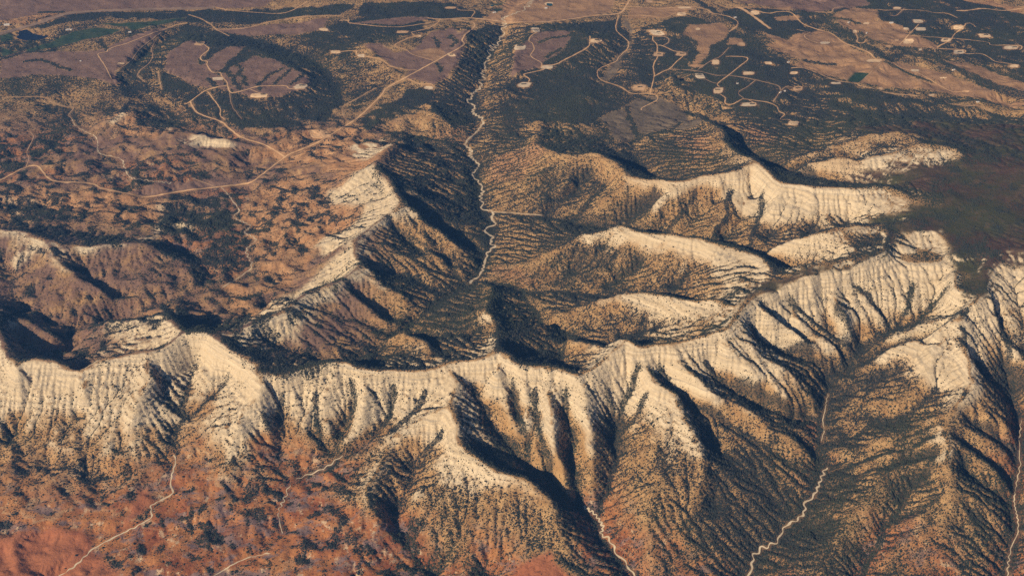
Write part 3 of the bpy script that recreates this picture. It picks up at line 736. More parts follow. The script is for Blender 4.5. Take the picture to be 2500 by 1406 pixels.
ORANGE = [
 [(980,330),(1060,318),(1130,296),(1165,300),(1150,345),(1100,356),(1040,350)],
 [(600,360),(700,330),(800,320),(900,300),(900,345),(820,400),(760,390),(690,400),(620,380)],
 [(600,480),(700,430),(800,440),(880,470),(860,540),(780,600),(700,690),(640,700),(620,600),(590,540)],
 [(820,340),(930,340),(960,360),(930,400),(820,430),(780,400)],
 [(250,300),(340,270),(420,300),(420,330),(300,330)],
 [(0,470),(90,450),(210,470),(400,470),(400,530),(330,545),(200,540),(100,500),(30,540),(0,540)],
 [(540,700),(580,690),(620,720),(600,790),(560,780)],
 [(1200,400),(1300,345),(1330,370),(1260,440),(1200,450)],
 [(1780,300),(1880,310),(1900,340),(1850,350)],
 [(0,10),(120,-10),(300,-20),(200,30),(60,60),(0,60)],
 [(2250,-10),(2400,0),(2500,20),(2500,60),(2400,50),(2330,30)],
 [(1170,640),(1290,660),(1300,690),(1200,690)],
 [(1700,420),(1650,330),(1740,330),(1720,380)],
]
GREEN = [
 [(0,85),(30,80),(36,100),(0,104)], [(0,112),(48,128),(0,140)], [(130,96),(180,75),(240,65),(300,72),(260,85),(200,96),(140,102)], [(60,120),(130,100),(210,95),(140,115),(70,126)],
 [(2070,198),(2088,176),(2122,178),(2098,201)], [(300,60),(420,45),(460,42),(420,55),(320,75)], [(230,55),(330,55),(420,52),(300,66)], [(1195,8),(1230,5),(1215,15)], [(1205,22),(1230,18),(1215,32)],
]
POOR_SHALE = [
 [(862,594),(882,645),(837,690),(746,726),(650,775),(700,722),(770,665),(830,620)],
 [(958,445),(977,505),(900,565),(800,620),(770,600),(860,545),(900,490)],
 [(420,345),(470,335),(540,332),(575,358),(540,350),(450,352)], [(250,300),(330,275),(335,290),(280,310)], [(372,303),(400,308),(420,326),(380,320)], [(0,475),(25,480),(42,520),(58,530),(40,537),(8,500)], [(60,475),(90,488),(112,512),(80,502)], [(382,490),(402,500),(404,530),(385,547),(393,515)], [(150,592),(250,585),(330,575),(400,545),(470,538),(477,550),(400,562),(330,592),(240,597)], [(860,345),(930,340),(960,358),(905,380),(840,370)],    # bare pale faces, almost treeless
 [(810,470),(850,425),(915,406),(955,440),(965,490),(900,500),(830,500)],
 [(447,824),(490,817),(521,824),(560,880),(625,895),(620,925),(560,930),(470,900),(430,870)],
 [(1100,895),(1215,858),(1240,890),(1200,880),(1110,945),(1040,960),(1000,920)],
 [(1525,835),(1580,860),(1660,845),(1620,900),(1650,975),(1630,1020),(1560,980),(1500,900)],
 [(1980,465),(2160,462),(2170,480),(2240,485),(2220,510),(2150,520),(2060,530),(1960,540),(1880,560),(1820,520),(1760,470),(1850,400)],
 [(1512,560),(1640,580),(1790,606),(1860,625),(1883,660),(1850,680),(1760,650),(1680,620),(1560,590)],
 [(1850,720),(1960,668),(2060,655),(2100,640),(2180,640),(2230,560),(2295,555),(2335,640),(2330,700),(2260,690),(2180,700),(2100,680),(2000,720),(1900,740)],
 [(2110,375),(2215,365),(2230,358),(2315,365),(2290,410),(2200,425),(2100,410)],
 [(2420,640),(2520,640),(2520,720),(2450,720),(2420,690)],
 [(2200,830),(2300,810),(2350,860),(2380,940),(2310,930),(2230,900)],
 [(1080,990),(1110,1035),(1118,1080),(1080,1110),(1040,1080),(1030,1030)],
 [(20,898),(90,890),(165,905),(200,925),(120,960),(40,950)],
 [(600,960),(640,930),(630,990),(590,1020),(560,1030)],
]
f_forest = cover(FOREST, 2, 1.3)
f_open = cover(OPEN_WOOD, 12, 2.0)
f_sage = cover(SAGE, 1, .35)
f_field = cover(FIELD, 1, .3)
f_plat = cover(PLATEAU, 5, 2.2)
f_meadow = cover(MEADOW, 2, .6)
f_orange = cover(ORANGE, 14, 2.0)
f_green = cover(GREEN, 1, .25)
f_bare = cover(POOR_SHALE, 8, 1.6)
RED_PLAIN = [[(-60,1330),(60,1300),(200,1290),(250,1330),(290,1406),(300,1450),(-60,1450)], [(330,1200),(360,1190),(355,1250),(310,1270)], [(1260,1390),(1330,1360),(1420,1400),(1400,1440),(1260,1440)]]
f_plain = cover(RED_PLAIN, 3, 1.0)
# tree-lined draws across the open mesa tops and fields
DRAWS = [(1.5, [(548,170),(568,186),(576,206),(590,218)]), (1.2, [(580,158),(588,174),(596,196),(602,208)]), (1.2, [(692,166),(650,186),(634,204),(634,218)]), (1.4, [(704,170),(692,186),(672,206)]), (1.2, [(744,178),(728,190),(708,206)]), (2.0, [(512,136),(496,146),(494,154)]), (1.5, [(512,192),(520,205),(528,212)]),
 (1.3, [(1062,92),(1068,104),(1066,114)]), (1.3, [(1106,86),(1112,104),(1106,114)]), (1.0, [(1068,152),(1076,166),(1072,176)]), (1.2, [(1395,84),(1350,92),(1320,104)]), (1.2, [(1370,118),(1350,130),(1335,140)]),
 (2.2, [(1700,0),(1730,18),(1780,45),(1806,60),(1830,85),(1850,110),(1880,130),(1910,150),(1930,165)]), (2.4, [(2000,40),(2040,62),(2085,90),(2130,118),(2160,140),(2210,128),(2280,140),(2320,160),(2400,205),(2500,235)]), (1.2, [(2155,148),(2200,168),(2250,190),(2280,200)]), (1.0, [(2020,42),(2080,52),(2110,58)]), (2.5, [(2330,166),(2380,185),(2450,215),(2510,232)]), (2.0, [(2400,160),(2440,175),(2510,200)]), (1.2, [(1962,146),(2000,154),(2040,156)]),
 (1.6, [(100,30),(180,32),(260,28),(330,32),(420,28)]), (2.0, [(230,40),(300,35),(370,40),(440,35),(520,40)]), (1.2, [(245,95),(255,110),(262,122)]), (1.2, [(0,146),(60,130),(130,124)]), (1.0, [(60,150),(100,145),(140,158),(170,172)]),
 (2.2, [(2019,1155),(1988,1208),(1965,1248),(1910,1290),(1894,1323),(1839,1357),(1823,1404)]), (2.0, [(2032,930),(2016,990),(2009,1025),(1999,1093),(2019,1155)]), (3.0, [(1150,690),(1190,620),(1195,560),(1178,510)]), (2.0, [(2493,1000),(2490,1133),(2476,1218),(2486,1286),(2459,1400)]), (1.5, [(836,1110),(789,1143),(728,1167)]), (1.6, [(1426,1235),(1453,1255),(1473,1285)]),
 (2.2, [(1512,45),(1506,75),(1520,100),(1530,120)]), (1.6, [(1460,190),(1500,215),(1560,235),(1600,250)]), (1.8, [(1660,300),(1640,320),(1570,330),(1540,350)]), (1.6, [(1530,262),(1540,290),(1552,320),(1560,345)])]
def line_cover(lines):
    m = np.zeros((NYC, NXC), np.float32)
    for wd, l in lines:
        p = np.array(l, float); w = on_land(p[:, 0], p[:, 1])
        for a, b in zip(w[:-1], w[1:]):
            n = max(2, int(math.hypot(*(b - a)) / 6)); t = np.linspace(0, 1, n)[:, None]
            q = a * (1 - t) + b * t
            jx = np.rint((q[:, 0] + np.interp(np.arange(n), np.arange(0, n + 8, 8), np.random.default_rng(n).normal(0, 9, len(np.arange(0, n + 8, 8)))) - X0) / DXC).astype(int)
            jy = np.rint((q[:, 1] - Y0) / DXC).astype(int)
            k = int(wd)
            for dy in range(-k, k + 1):
                for dx in range(-k, k + 1):
                    if dx * dx + dy * dy <= wd * wd:
                        m[np.clip(jy + dy, 0, NYC - 1), np.clip(jx + dx, 0, NXC - 1)] = 1
    return np.clip(on_coarse(blur(m, 1)), 0, 1)
f_draw = line_cover(DRAWS)
vband = np.clip(on_coarse(blur(vc.astype(np.float32), 4)) * 3.6, 0, 1)      # the strip along each stream bed

PXX = X0 + DX * IX; PYY = Y0 + DX * IY
n_a = on_coarse(fbm(NYC, NXC, 30, 301, 4, .55)); n_b = on_coarse(fbm(NYC, NXC, 9, 302, 2, .6)); n_c = noise(NY, NX, 4, 303)
gyy, gxx = np.gradient(blur(H, 2), DX)
gm = np.hypot(gxx, gyy) + 1e-4
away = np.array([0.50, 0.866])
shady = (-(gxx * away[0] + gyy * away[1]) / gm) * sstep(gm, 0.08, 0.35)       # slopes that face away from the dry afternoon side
hb, hw = blur(HC, 3), blur(HC, 60)
hollow = on_coarse(hb - hw)                                                   # below or above its surroundings
gully = sstep(AREAF, 5.6, 9.5) * sstep(gm, 0.06, 0.25)
rim = np.concatenate([densify(RIDGES[0])] + [densify(r) for r in RIDGES if r[0] == (1801, 772, 700) and r[-1][0] > 2500])
rim = rim[np.argsort(rim[:, 0])]
past_rim = PYY - np.interp(PXX, rim[:, 0], np.convolve(np.pad(rim[:, 1], 12, mode='edge'), np.ones(25) / 25, 'valid'))      # metres beyond the main divide
behind = sstep(past_rim, 0, 70) * sstep(2300 - PXX, 0, 400)
zb = ZS * (312 + 0.05 * PXX + 170 * behind)
white = sstep(H - zb + n_a * 26 + n_b * 26 + n_c * 6 + np.clip(hollow, -25, 25) * 1.1, -35, 45) * sstep(gm, 0.22, 0.48)
white *= 1 - 0.75 * sstep(PYY, 7000, 7600) * (1 - f_bare)
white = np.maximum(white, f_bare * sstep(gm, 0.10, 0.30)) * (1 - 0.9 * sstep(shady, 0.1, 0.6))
back = sstep(PYY, 6200, 7000)
red_top = 245 - 150 * sstep(PXX, -800, 250)
red = (1 - sstep(H - ZS * red_top + n_a * 45 + n_b * 12, -60, 45)) * (1 - back) * (1 - sstep(PYY + n_a * 120 - 0.25 * PXX, 5000, 5700))
red = np.maximum(red, f_plain)
red = np.maximum(red, f_orange * 0.8)
left_back = sstep(PXX, -600, -1000) * (1 - sstep(PYY, 8200, 9000)) * sstep(PYY, 5200, 5700)
red = np.maximum(red, left_back * (1 - sstep(H - ZS * 200 + n_a * 40, -40, 60)) * (0.10 + 0.55 * sstep(n_a, 0, .6)))
flat_top = f_plat * (1 - sstep(gm, .5, .8) * (1 - sstep(PYY, 7300, 7800) * sstep(PXX, 2200, 2600)))
far = sstep(PYY, 7300, 8300)

n_s = on_coarse(fbm(NYC, NXC, 6, 311, 2, .8)) * .8 + noise(NY, NX, 4.5, 312) * .5
clump = sstep(n_a + 0.8 * n_b, -0.7, 0.9)
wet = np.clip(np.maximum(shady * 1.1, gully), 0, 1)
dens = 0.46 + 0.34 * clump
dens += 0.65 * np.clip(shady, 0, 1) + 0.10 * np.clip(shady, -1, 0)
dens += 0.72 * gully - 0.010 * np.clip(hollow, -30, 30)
dens *= 1 - 0.74 * white * (1 - 0.85 * wet)
dens -= 0.20 * f_bare * (1 - wet * .8)
dens *= 1 - 0.30 * red * (1 - gully)
dens += 0.16 * sstep(PXX, 300, 1200) * (1 - sstep(PYY, 5400, 5900)) * (1 - white)
lb = np.maximum(left_back, red * sstep(PXX, 300, -300) * (1 - back))
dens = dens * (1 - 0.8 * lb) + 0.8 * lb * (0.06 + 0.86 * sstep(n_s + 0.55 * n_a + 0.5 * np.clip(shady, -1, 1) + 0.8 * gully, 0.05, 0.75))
dens = (dens + 0.10 * behind * (1 - white) * (1 - lb)) * (1 - 0.22 * far) + far * 0.16 * n_a
dens *= 1 - 0.55 * sstep(PYY, 9900, 10600)
dens = np.maximum(dens, f_open * (0.36 + 0.42 * clump + 0.25 * np.clip(shady, -1, 1)))
dens = np.maximum(dens, f_forest * (0.97 + 0.05 * n_b + 0.30 * np.minimum(shady, 0.3)))
dens = np.maximum(dens, vband * (0.92 - 0.45 * lb) * (1 - far * (1 - f_forest)))
bottom = sstep(AREAF, 11.5, 13.5) * (1 - far) * sstep(H, 20, 60)
dens = np.maximum(dens, bottom * 0.85)
for m, k in ((f_sage, .97), (f_field, .99), (f_meadow, .95), (f_green, .98)):
    dens *= 1 - k * m
dens *= 1 - 0.97 * f_plain
dens = dens * (1 - flat_top) + flat_top * (0.07 + 0.38 * sstep(n_a + 0.6 * n_b, .1, .9) + 0.45 * sstep(n_s + 0.4 * n_b, .35, .9))
dens = np.maximum(dens, 0.9 * f_draw)
for m in (f_sage, f_field, f_meadow, f_green): m *= 1 - 0.9 * f_draw
flat_top *= 1 - f_bare * sstep(gm, .12, .3)
dens = np.clip(dens, 0, 0.99)
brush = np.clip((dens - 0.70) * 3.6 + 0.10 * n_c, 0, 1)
# ---------------------------------------------------------------- materials
def mat(name, rough=1.0):
    m = bpy.data.materials.new(name); m.use_nodes = True
    b = m.node_tree.nodes["Principled BSDF"]
    b.inputs["Roughness"].default_value = rough
    if "Specular IOR Level" in b.inputs: b.inputs["Specular IOR Level"].default_value = 0.1
    return m, m.node_tree.nodes, m.node_tree.links, b

def mixer(n, l, fac, a, b):
    x = n.new("ShaderNodeMix"); x.data_type = 'RGBA'; x.clamp_factor = True
    for sock, v in ((x.inputs[0], fac), (x.inputs[6], a), (x.inputs[7], b)):
        if isinstance(v, (int, float)): sock.default_value = v
        elif isinstance(v, tuple): sock.default_value = (*v, 1)
        else: l.new(v, sock)
    return x.outputs[2]

def math_n(n, l, op, a, b=None, clamp=False):
    x = n.new("ShaderNodeMath"); x.operation = op; x.use_clamp = clamp
    for i, v in enumerate((a, b)):
        if v is None: continue
        if isinstance(v, (int, float)): x.inputs[i].default_value = v
        else: l.new(v, x.inputs[i])
    return x.outputs[0]

def ramp(n, l, src, p0, p1):
    x = n.new("ShaderNodeMapRange"); x.clamp = True
    l.new(src, x.inputs[0]); x.inputs[1].default_value = p0; x.inputs[2].default_value = p1
    return x.outputs[0]

def noise_n(n, l, vec, scale, detail=4, rough=0.6, stretch=None):
    if stretch:
        mp = n.new("ShaderNodeMapping"); mp.inputs["Scale"].default_value = stretch
        l.new(vec, mp.inputs[0]); vec = mp.outputs[0]
    x = n.new("ShaderNodeTexNoise"); x.inputs["Scale"].default_value = scale
    x.inputs["Detail"].default_value = detail; x.inputs["Roughness"].default_value = rough
    l.new(vec, x.inputs["Vector"])
    return x.outputs[0]

def terrain_material():
    m, n, l, b = mat("shale_and_soil")
    geo = n.new("ShaderNodeNewGeometry"); P = geo.outputs["Position"]
    at = {}
    for nm in ("cover_a", "cover_b", "cover_c"):
        a = n.new("ShaderNodeAttribute"); a.attribute_name = nm
        s = n.new("ShaderNodeSeparateColor"); l.new(a.outputs["Color"], s.inputs[0])
        at[nm] = (s.outputs[0], s.outputs[1], s.outputs[2], a.outputs["Alpha"])
    white, red, sage, brush = at["cover_a"]
    field, plateau, meadow, green = at["cover_b"]
    plain_, badland_, orange_, dens_ = at["cover_c"]
    big = noise_n(n, l, P, 0.0035, 5, .6); mid = noise_n(n, l, P, 0.016, 5, .65); fine = noise_n(n, l, P, 0.075, 4, .7)
    blotch = noise_n(n, l, P, 0.0065, 6, .7)
    strata = noise_n(n, l, P, 1.0, 4, .65, (0.0006, 0.0006, 0.075))
    strata2 = noise_n(n, l, P, 1.0, 3, .7, (0.0025, 0.0025, 0.16))
    tan_c = mixer(n, l, ramp(n, l, mid, .35, .65), (0.30, 0.176, 0.078), (0.44, 0.288, 0.138))
    tan_c = mixer(n, l, math_n(n, l, 'MULTIPLY', badland_, ramp(n, l, blotch, .34, .54)), tan_c, (0.175, 0.112, 0.084))
    pale_c = mixer(n, l, ramp(n, l, strata, .35, .62), (0.49, 0.395, 0.26), (0.63, 0.525, 0.365))
    pale_c = mixer(n, l, math_n(n, l, 'MULTIPLY', ramp(n, l, strata2, .50, .62), .75), pale_c, (0.36, 0.31, 0.235))
    red_c = mixer(n, l, ramp(n, l, blotch, .38, .60), (0.225, 0.078, 0.036), (0.39, 0.175, 0.068))
    red_c = mixer(n, l, math_n(n, l, 'MULTIPLY', ramp(n, l, strata, .52, .66), .6), red_c, (0.42, 0.29, 0.17))
    red_c = mixer(n, l, math_n(n, l, 'MULTIPLY', ramp(n, l, big, .54, .68), .55), red_c, (0.165, 0.085, 0.075))
    red_c = mixer(n, l, ramp(n, l, noise_n(n, l, P, 0.0085, 5, .7, (1, 1.6, 1)), .52, .60), red_c, (0.185, 0.125, 0.115))
    red_c = mixer(n, l, ramp(n, l, noise_n(n, l, P, 0.011, 5, .72, (1.3, 1, 3)), .57, .66), red_c, (0.50, 0.37, 0.24))
    red_c = mixer(n, l, orange_, red_c, mixer(n, l, ramp(n, l, mid, .35, .65), (0.32, 0.165, 0.08), (0.44, 0.26, 0.14)))
    red_c = mixer(n, l, plain_, red_c, mixer(n, l, ramp(n, l, big, .35, .65), (0.29, 0.105, 0.052), (0.37, 0.15, 0.075)))
    sage_c = mixer(n, l, ramp(n, l, mid, .36, .66), (0.165, 0.103, 0.078), (0.225, 0.145, 0.108))
    field_c = mixer(n, l, ramp(n, l, mid, .38, .62), (0.31, 0.180, 0.090), (0.43, 0.265, 0.140))
    cell = n.new("ShaderNodeTexVoronoi"); cell.inputs["Scale"].default_value = 0.0042; cell.distance = 'MANHATTAN'; l.new(P, cell.inputs["Vector"])
    sc = n.new("ShaderNodeSeparateColor"); l.new(cell.outputs["Color"], sc.inputs[0])
    field_c = mixer(n, l, math_n(n, l, 'MULTIPLY', sc.outputs[0], .75), field_c, (0.27, 0.165, 0.098))
    field_c = mixer(n, l, math_n(n, l, 'MULTIPLY', ramp(n, l, noise_n(n, l, P, .004, 5, .65, (.5, 2.2, 1)), .52, .62), .6), field_c, (0.19, 0.12, 0.075))
    plat_c = mixer(n, l, ramp(n, l, big, .42, .60), (0.082, 0.052, 0.037), (0.062, 0.064, 0.032))
    plat_c = mixer(n, l, math_n(n, l, 'MULTIPLY', ramp(n, l, mid, .50, .72), .7), plat_c, (0.135, 0.09, 0.058))
    mead_c = mixer(n, l, ramp(n, l, mid, .4, .65), (0.125, 0.100, 0.072), (0.18, 0.14, 0.095))
    green_c = mixer(n, l, ramp(n, l, mid, .4, .65), (0.030, 0.058, 0.036), (0.060, 0.080, 0.045))
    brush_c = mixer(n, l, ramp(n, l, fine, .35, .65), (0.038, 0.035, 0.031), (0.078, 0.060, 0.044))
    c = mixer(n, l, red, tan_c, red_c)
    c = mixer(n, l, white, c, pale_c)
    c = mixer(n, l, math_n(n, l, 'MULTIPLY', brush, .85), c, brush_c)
    # low shrubs between the trees: small dark clumps, as many as the cover is dense
    shrub = noise_n(n, l, P, 0.22, 2, .5)
    thr = math_n(n, l, 'SUBTRACT', 0.72, math_n(n, l, 'MULTIPLY', dens_, 0.22))
    spot = n.new("ShaderNodeMapRange"); spot.clamp = True
    l.new(math_n(n, l, 'SUBTRACT', shrub, thr), spot.inputs[0]); spot.inputs[1].default_value = 0.0; spot.inputs[2].default_value = 0.04
    c = mixer(n, l, math_n(n, l, 'MULTIPLY', spot.outputs[0], .85), c, (0.045, 0.043, 0.034))
    c = mixer(n, l, plateau, c, plat_c)
    c = mixer(n, l, sage, c, sage_c)
    c = mixer(n, l, field, c, field_c)
    c = mixer(n, l, meadow, c, mead_c)
    c = mixer(n, l, green, c, green_c)
    v = n.new("ShaderNodeHueSaturation"); l.new(c, v.inputs["Color"])
    l.new(math_n(n, l, 'ADD', math_n(n, l, 'MULTIPLY', fine, .55), .725), v.inputs["Value"])
    l.new(v.outputs[0], b.inputs["Base Color"])
    bump = n.new("ShaderNodeBump"); bump.inputs["Strength"].default_value = 0.9; bump.inputs["Distance"].default_value = 9.0
    hsum = math_n(n, l, 'ADD', math_n(n, l, 'MULTIPLY', fine, .6), math_n(n, l, 'MULTIPLY', mid, 1.0))
    l.new(hsum, bump.inputs["Height"]); l.new(bump.outputs[0], b.inputs["Normal"])
    return m

def plain_material(name, c1, c2, scale, rough=1.0):
    m, n, l, b = mat(name, rough)
    geo = n.new("ShaderNodeNewGeometry")
    f = ramp(n, l, noise_n(n, l, geo.outputs["Position"], scale, 5, .65), .35, .65)
    l.new(mixer(n, l, f, c1, c2), b.inputs["Base Color"])
    return m

M_ROAD = plain_material("graded_dirt", (0.50, 0.305, 0.155), (0.64, 0.42, 0.23), 0.02)
M_TRACK = plain_material("worn_track", (0.36, 0.23, 0.14), (0.48, 0.33, 0.20), 0.02)
M_CREEK = plain_material("washed_sand", (0.46, 0.37, 0.25), (0.62, 0.52, 0.37), 0.03)
M_PAD = plain_material("levelled_pad_dirt", (0.56, 0.385, 0.22), (0.72, 0.54, 0.345), 0.03)
M_PAD2 = plain_material("reddish_pad_dirt", (0.44, 0.27, 0.145), (0.60, 0.40, 0.23), 0.03)
M_PAD3 = plain_material("grey_pad_gravel", (0.50, 0.39, 0.27), (0.64, 0.53, 0.38), 0.04)
M_PADE = plain_material("pad_berm", (0.34, 0.22, 0.13), (0.46, 0.31, 0.19), 0.04)
M_HIGHWAY = plain_material("valley_road", (0.21, 0.15, 0.11), (0.29, 0.20, 0.14), 0.01)
M_WATER = plain_material("still_water", (0.010, 0.016, 0.034), (0.014, 0.020, 0.040), 0.004, 0.15)
M_TEAL = plain_material("lined_pond", (0.02, 0.07, 0.09), (0.03, 0.09, 0.10), 0.01, 0.2)
M_WALL = plain_material("painted_siding", (0.62, 0.58, 0.52), (0.72, 0.68, 0.60), 0.2)
M_ROOF = plain_material("metal_roof", (0.40, 0.38, 0.37), (0.52, 0.50, 0.47), 0.3, 0.6)
M_TANK = plain_material("dark_tank_paint", (0.07, 0.065, 0.05), (0.10, 0.09, 0.07), 0.5, 0.7)
M_TANKLID = plain_material("tank_lid_paint", (0.10, 0.09, 0.07), (0.13, 0.115, 0.09), 0.5, 0.7)
M_GREENFIELD = plain_material("irrigated_crop", (0.016, 0.045, 0.026), (0.035, 0.062, 0.034), 0.03)
# ---------------------------------------------------------------- terrain sheet, reaching to the horizon
def far_axis(a, b, dx):
    inner = np.arange(0, int((b - a) / dx) + 1) * dx + a
    g = 60 * np.cumsum(1.45 ** np.arange(18))
    return np.concatenate([(a - g)[::-1], inner, inner[-1] + g]), len(g)
AXX, PADN = far_axis(X0, X1, DX)
AXY, _ = far_axis(Y0, Y1, DX)
def padded(g): return np.pad(g, PADN, mode='edge')
HP = padded(H)
fade = np.ones(HP.shape, np.float32)
dist = np.maximum(np.maximum(X0 - AXX, AXX - X1)[None, :], np.maximum(Y0 - AXY, AXY - Y1)[:, None])
HP = HP * (1 - 0.75 * sstep(dist, 0, 9000)) + (300 * sstep(dist, 1000, 15000) * np.abs(np.random.default_rng(5).standard_normal(HP.shape))).astype(np.float32) * (dist > 0)

def sheet(name, xs, ys, Hh):
    ny, nx = Hh.shape
    me = bpy.data.meshes.new(name)
    X, Y = np.meshgrid(xs, ys)
    co = np.stack([X, Y, Hh], -1).astype(np.float32).reshape(-1)
    k = np.arange(ny * nx, dtype=np.int32).reshape(ny, nx)
    q = np.stack([k[:-1, :-1], k[:-1, 1:], k[1:, 1:], k[1:, :-1]], -1).reshape(-1)
    nf = len(q) // 4
    me.vertices.add(ny * nx); me.vertices.foreach_set("co", co)
    me.loops.add(nf * 4); me.loops.foreach_set("vertex_index", q)
    me.polygons.add(nf); me.polygons.foreach_set("loop_start", np.arange(0, nf * 4, 4, dtype=np.int32))
    me.update(calc_edges=True)
    me.polygons.foreach_set("use_smooth", np.ones(nf, bool))
    return me
me = sheet("terrain", AXX, AXY, HP)
def put(nm, chans):
    a = me.attributes.new(nm, 'FLOAT_COLOR', 'POINT')
    a.data.foreach_set("color", np.stack([padded(np.clip(c, 0, 1).astype(np.float32)) for c in chans], -1).reshape(-1))
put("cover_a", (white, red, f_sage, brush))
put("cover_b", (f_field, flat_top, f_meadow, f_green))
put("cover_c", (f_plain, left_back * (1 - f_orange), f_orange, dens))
me.materials.append(terrain_material())
terrain = bpy.data.objects.new("terrain", me)
COL.objects.link(terrain)
terrain["kind"] = "structure"
terrain["label"] = "eroded canyon country of pale shale cliffs and red foothills"
# ---------------------------------------------------------------- roads, washes, pads, ponds, farm buildings
CLEAR = np.zeros((NY, NX), np.float32)
def clear_at(xy, r):
    ix = np.rint((xy[:, 0] - X0) / DX).astype(int); iy = np.rint((xy[:, 1] - Y0) / DX).astype(int)
    k = max(0, int(round(r / DX)))
    for dy in range(-k, k + 1):
        for dx in range(-k, k + 1):
            jx, jy = ix + dx, iy + dy
            ok = (jx >= 0) & (jx < NX) & (jy >= 0) & (jy < NY)
            CLEAR[jy[ok], jx[ok]] = 1.0

def even(w, step):
    seg = np.hypot(*np.diff(w, axis=0).T); s = np.concatenate([[0], np.cumsum(seg)])
    n = max(3, int(s[-1] / step)); q = np.linspace(0, s[-1], n)
    return np.stack([np.interp(q, s, w[:, 0]), np.interp(q, s, w[:, 1])], 1)

def ribbon(name, label, pts, width, material, seed=0, meander=0.0, wavelength=80.0, ragged=0.12, lift=1.0, cat=None):
    w = on_land(*smooth_px(pts).T)
    # sight lines that graze a crest can jump; keep the run together
    keep = [0]
    for i in range(1, len(w)):
        if math.hypot(*(w[i] - w[keep[-1]])) < 420: keep.append(i)
    c = even(w[keep], 5.0)
    g = np.random.default_rng(seed + len(pts) * 7)
    for _ in range(2): c[1:-1] = (c[:-2] + c[1:-1] * 2 + c[2:]) / 4
    d = np.gradient(c, axis=0); d /= np.hypot(d[:, 0], d[:, 1])[:, None] + 1e-6
    nrm = np.stack([-d[:, 1], d[:, 0]], 1)
    if meander:
        s = np.arange(len(c)) * 5.0
        ph = np.cumsum(1 + 0.55 * np.interp(s, np.arange(0, s[-1] + 200, 90), g.standard_normal(len(np.arange(0, s[-1] + 200, 90))))) * 5.0 / wavelength * 2 * math.pi
        am = meander * (0.55 + 0.45 * np.interp(s, np.arange(0, s[-1] + 300, 140), g.standard_normal(len(np.arange(0, s[-1] + 300, 140)))))
        c = c + nrm * (am * np.sin(ph))[:, None]
        c = even(c, 4.0)
        d = np.gradient(c, axis=0); d /= np.hypot(d[:, 0], d[:, 1])[:, None] + 1e-6
        nrm = np.stack([-d[:, 1], d[:, 0]], 1)
    n = len(c)
    def rag():
        m = n // 5 + 3
        return np.interp(np.arange(n) / 5.0, np.arange(m), g.standard_normal(m)) * ragged
    hl, hr = width / 2 * (1 + rag()), width / 2 * (1 + rag())
    rows = []
    for f in (-1.0, -0.4, 0.4, 1.0):
        o = (hl if f < 0 else hr) * f
        rows.append(c + nrm * np.clip(o, -width, width)[:, None])
    P = np.stack(rows, 1)
    Z = height_at(P[..., 0], P[..., 1])
    mid = Z[:, 1:3].mean(1, keepdims=True)
    Z = np.maximum(Z, Z * 0.5 + mid * 0.5) + lift
    clear_at(c, width * 0.5 + 3)
    co = np.concatenate([P, Z[..., None]], -1).reshape(-1, 3)
    k = np.arange(n * 4).reshape(n, 4)
    f = np.stack([k[:-1, :-1], k[:-1, 1:], k[1:, 1:], k[1:, :-1]], -1).reshape(-1, 4)
    me = bpy.data.meshes.new(name)
    me.from_pydata(co.tolist(), [], f[:, ::-1].tolist()); me.update()
    me.polygons.foreach_set("use_smooth", np.ones(len(f), bool))
    me.materials.append(material)
    o = bpy.data.objects.new(name, me); COL.objects.link(o)
    o["kind"] = "structure"; o["label"] = label
    if cat: o["category"] = cat
    return o

for i, (lab, wd, me_, wl, pts) in enumerate(CREEKS):
    ribbon("dry_creek", lab, pts, wd, M_CREEK, 100 + i, me_, wl * .7, 0.5, 0.9, "creek")

for i, (wd, lab, pts) in enumerate(ROADS):
    ribbon("dirt_road", lab, pts, wd * (1 if wd > 12 else .85), M_HIGHWAY if wd > 30 else (M_ROAD if wd > 7 else M_TRACK), 300 + i, 1.2, 130, 0.22, 1.6, "road")

def patch(name, label, cat, outline, material, edge=None, lift=1.3, kind=None, group=None):
    """a levelled patch of ground: outline in the world, laid over the land"""
    o = np.array(outline, float); c = o.mean(0)
    rings = [1.0, .86, .58, .3]
    n = len(o); co = []; faces = []; mi = []
    for r in rings:
        p = c + (o - c) * r
        z = height_at(p[:, 0], p[:, 1])
        co.append(np.concatenate([p, z[:, None]], 1))
    zc = float(height_at(*c))
    for k in (1, 2, 3): co[k][:, 2] = co[k][:, 2] * .6 + zc * .4
    co = np.concatenate(co + [np.array([[c[0], c[1], zc]])])
    co[:, 2] += lift
    # never below the land
    co[:, 2] = np.maximum(co[:, 2], height_at(co[:, 0], co[:, 1]) + lift * .8)
    for k in range(3):
        for i in range(n):
            j = (i + 1) % n
            faces.append((k * n + i, k * n + j, (k + 1) * n + j, (k + 1) * n + i)); mi.append(1 if (k == 0 and edge) else 0)
    for i in range(n): faces.append((3 * n + i, 3 * n + (i + 1) % n, 4 * n)); mi.append(0)
    me = bpy.data.meshes.new(name); me.from_pydata(co.tolist(), [], faces); me.update()
    me.materials.append(material)
    if edge: me.materials.append(edge)
    me.polygons.foreach_set("material_index", mi)
    ob = bpy.data.objects.new(name, me); COL.objects.link(ob)
    ob["label"] = label
    if cat: ob["category"] = cat
    if kind: ob["kind"] = kind
    if group: ob["group"] = group
    q = [(c + (o - c) * s) for s in np.linspace(0.05, 1.08, 14)]
    clear_at(np.concatenate(q), 6)
    return ob, c

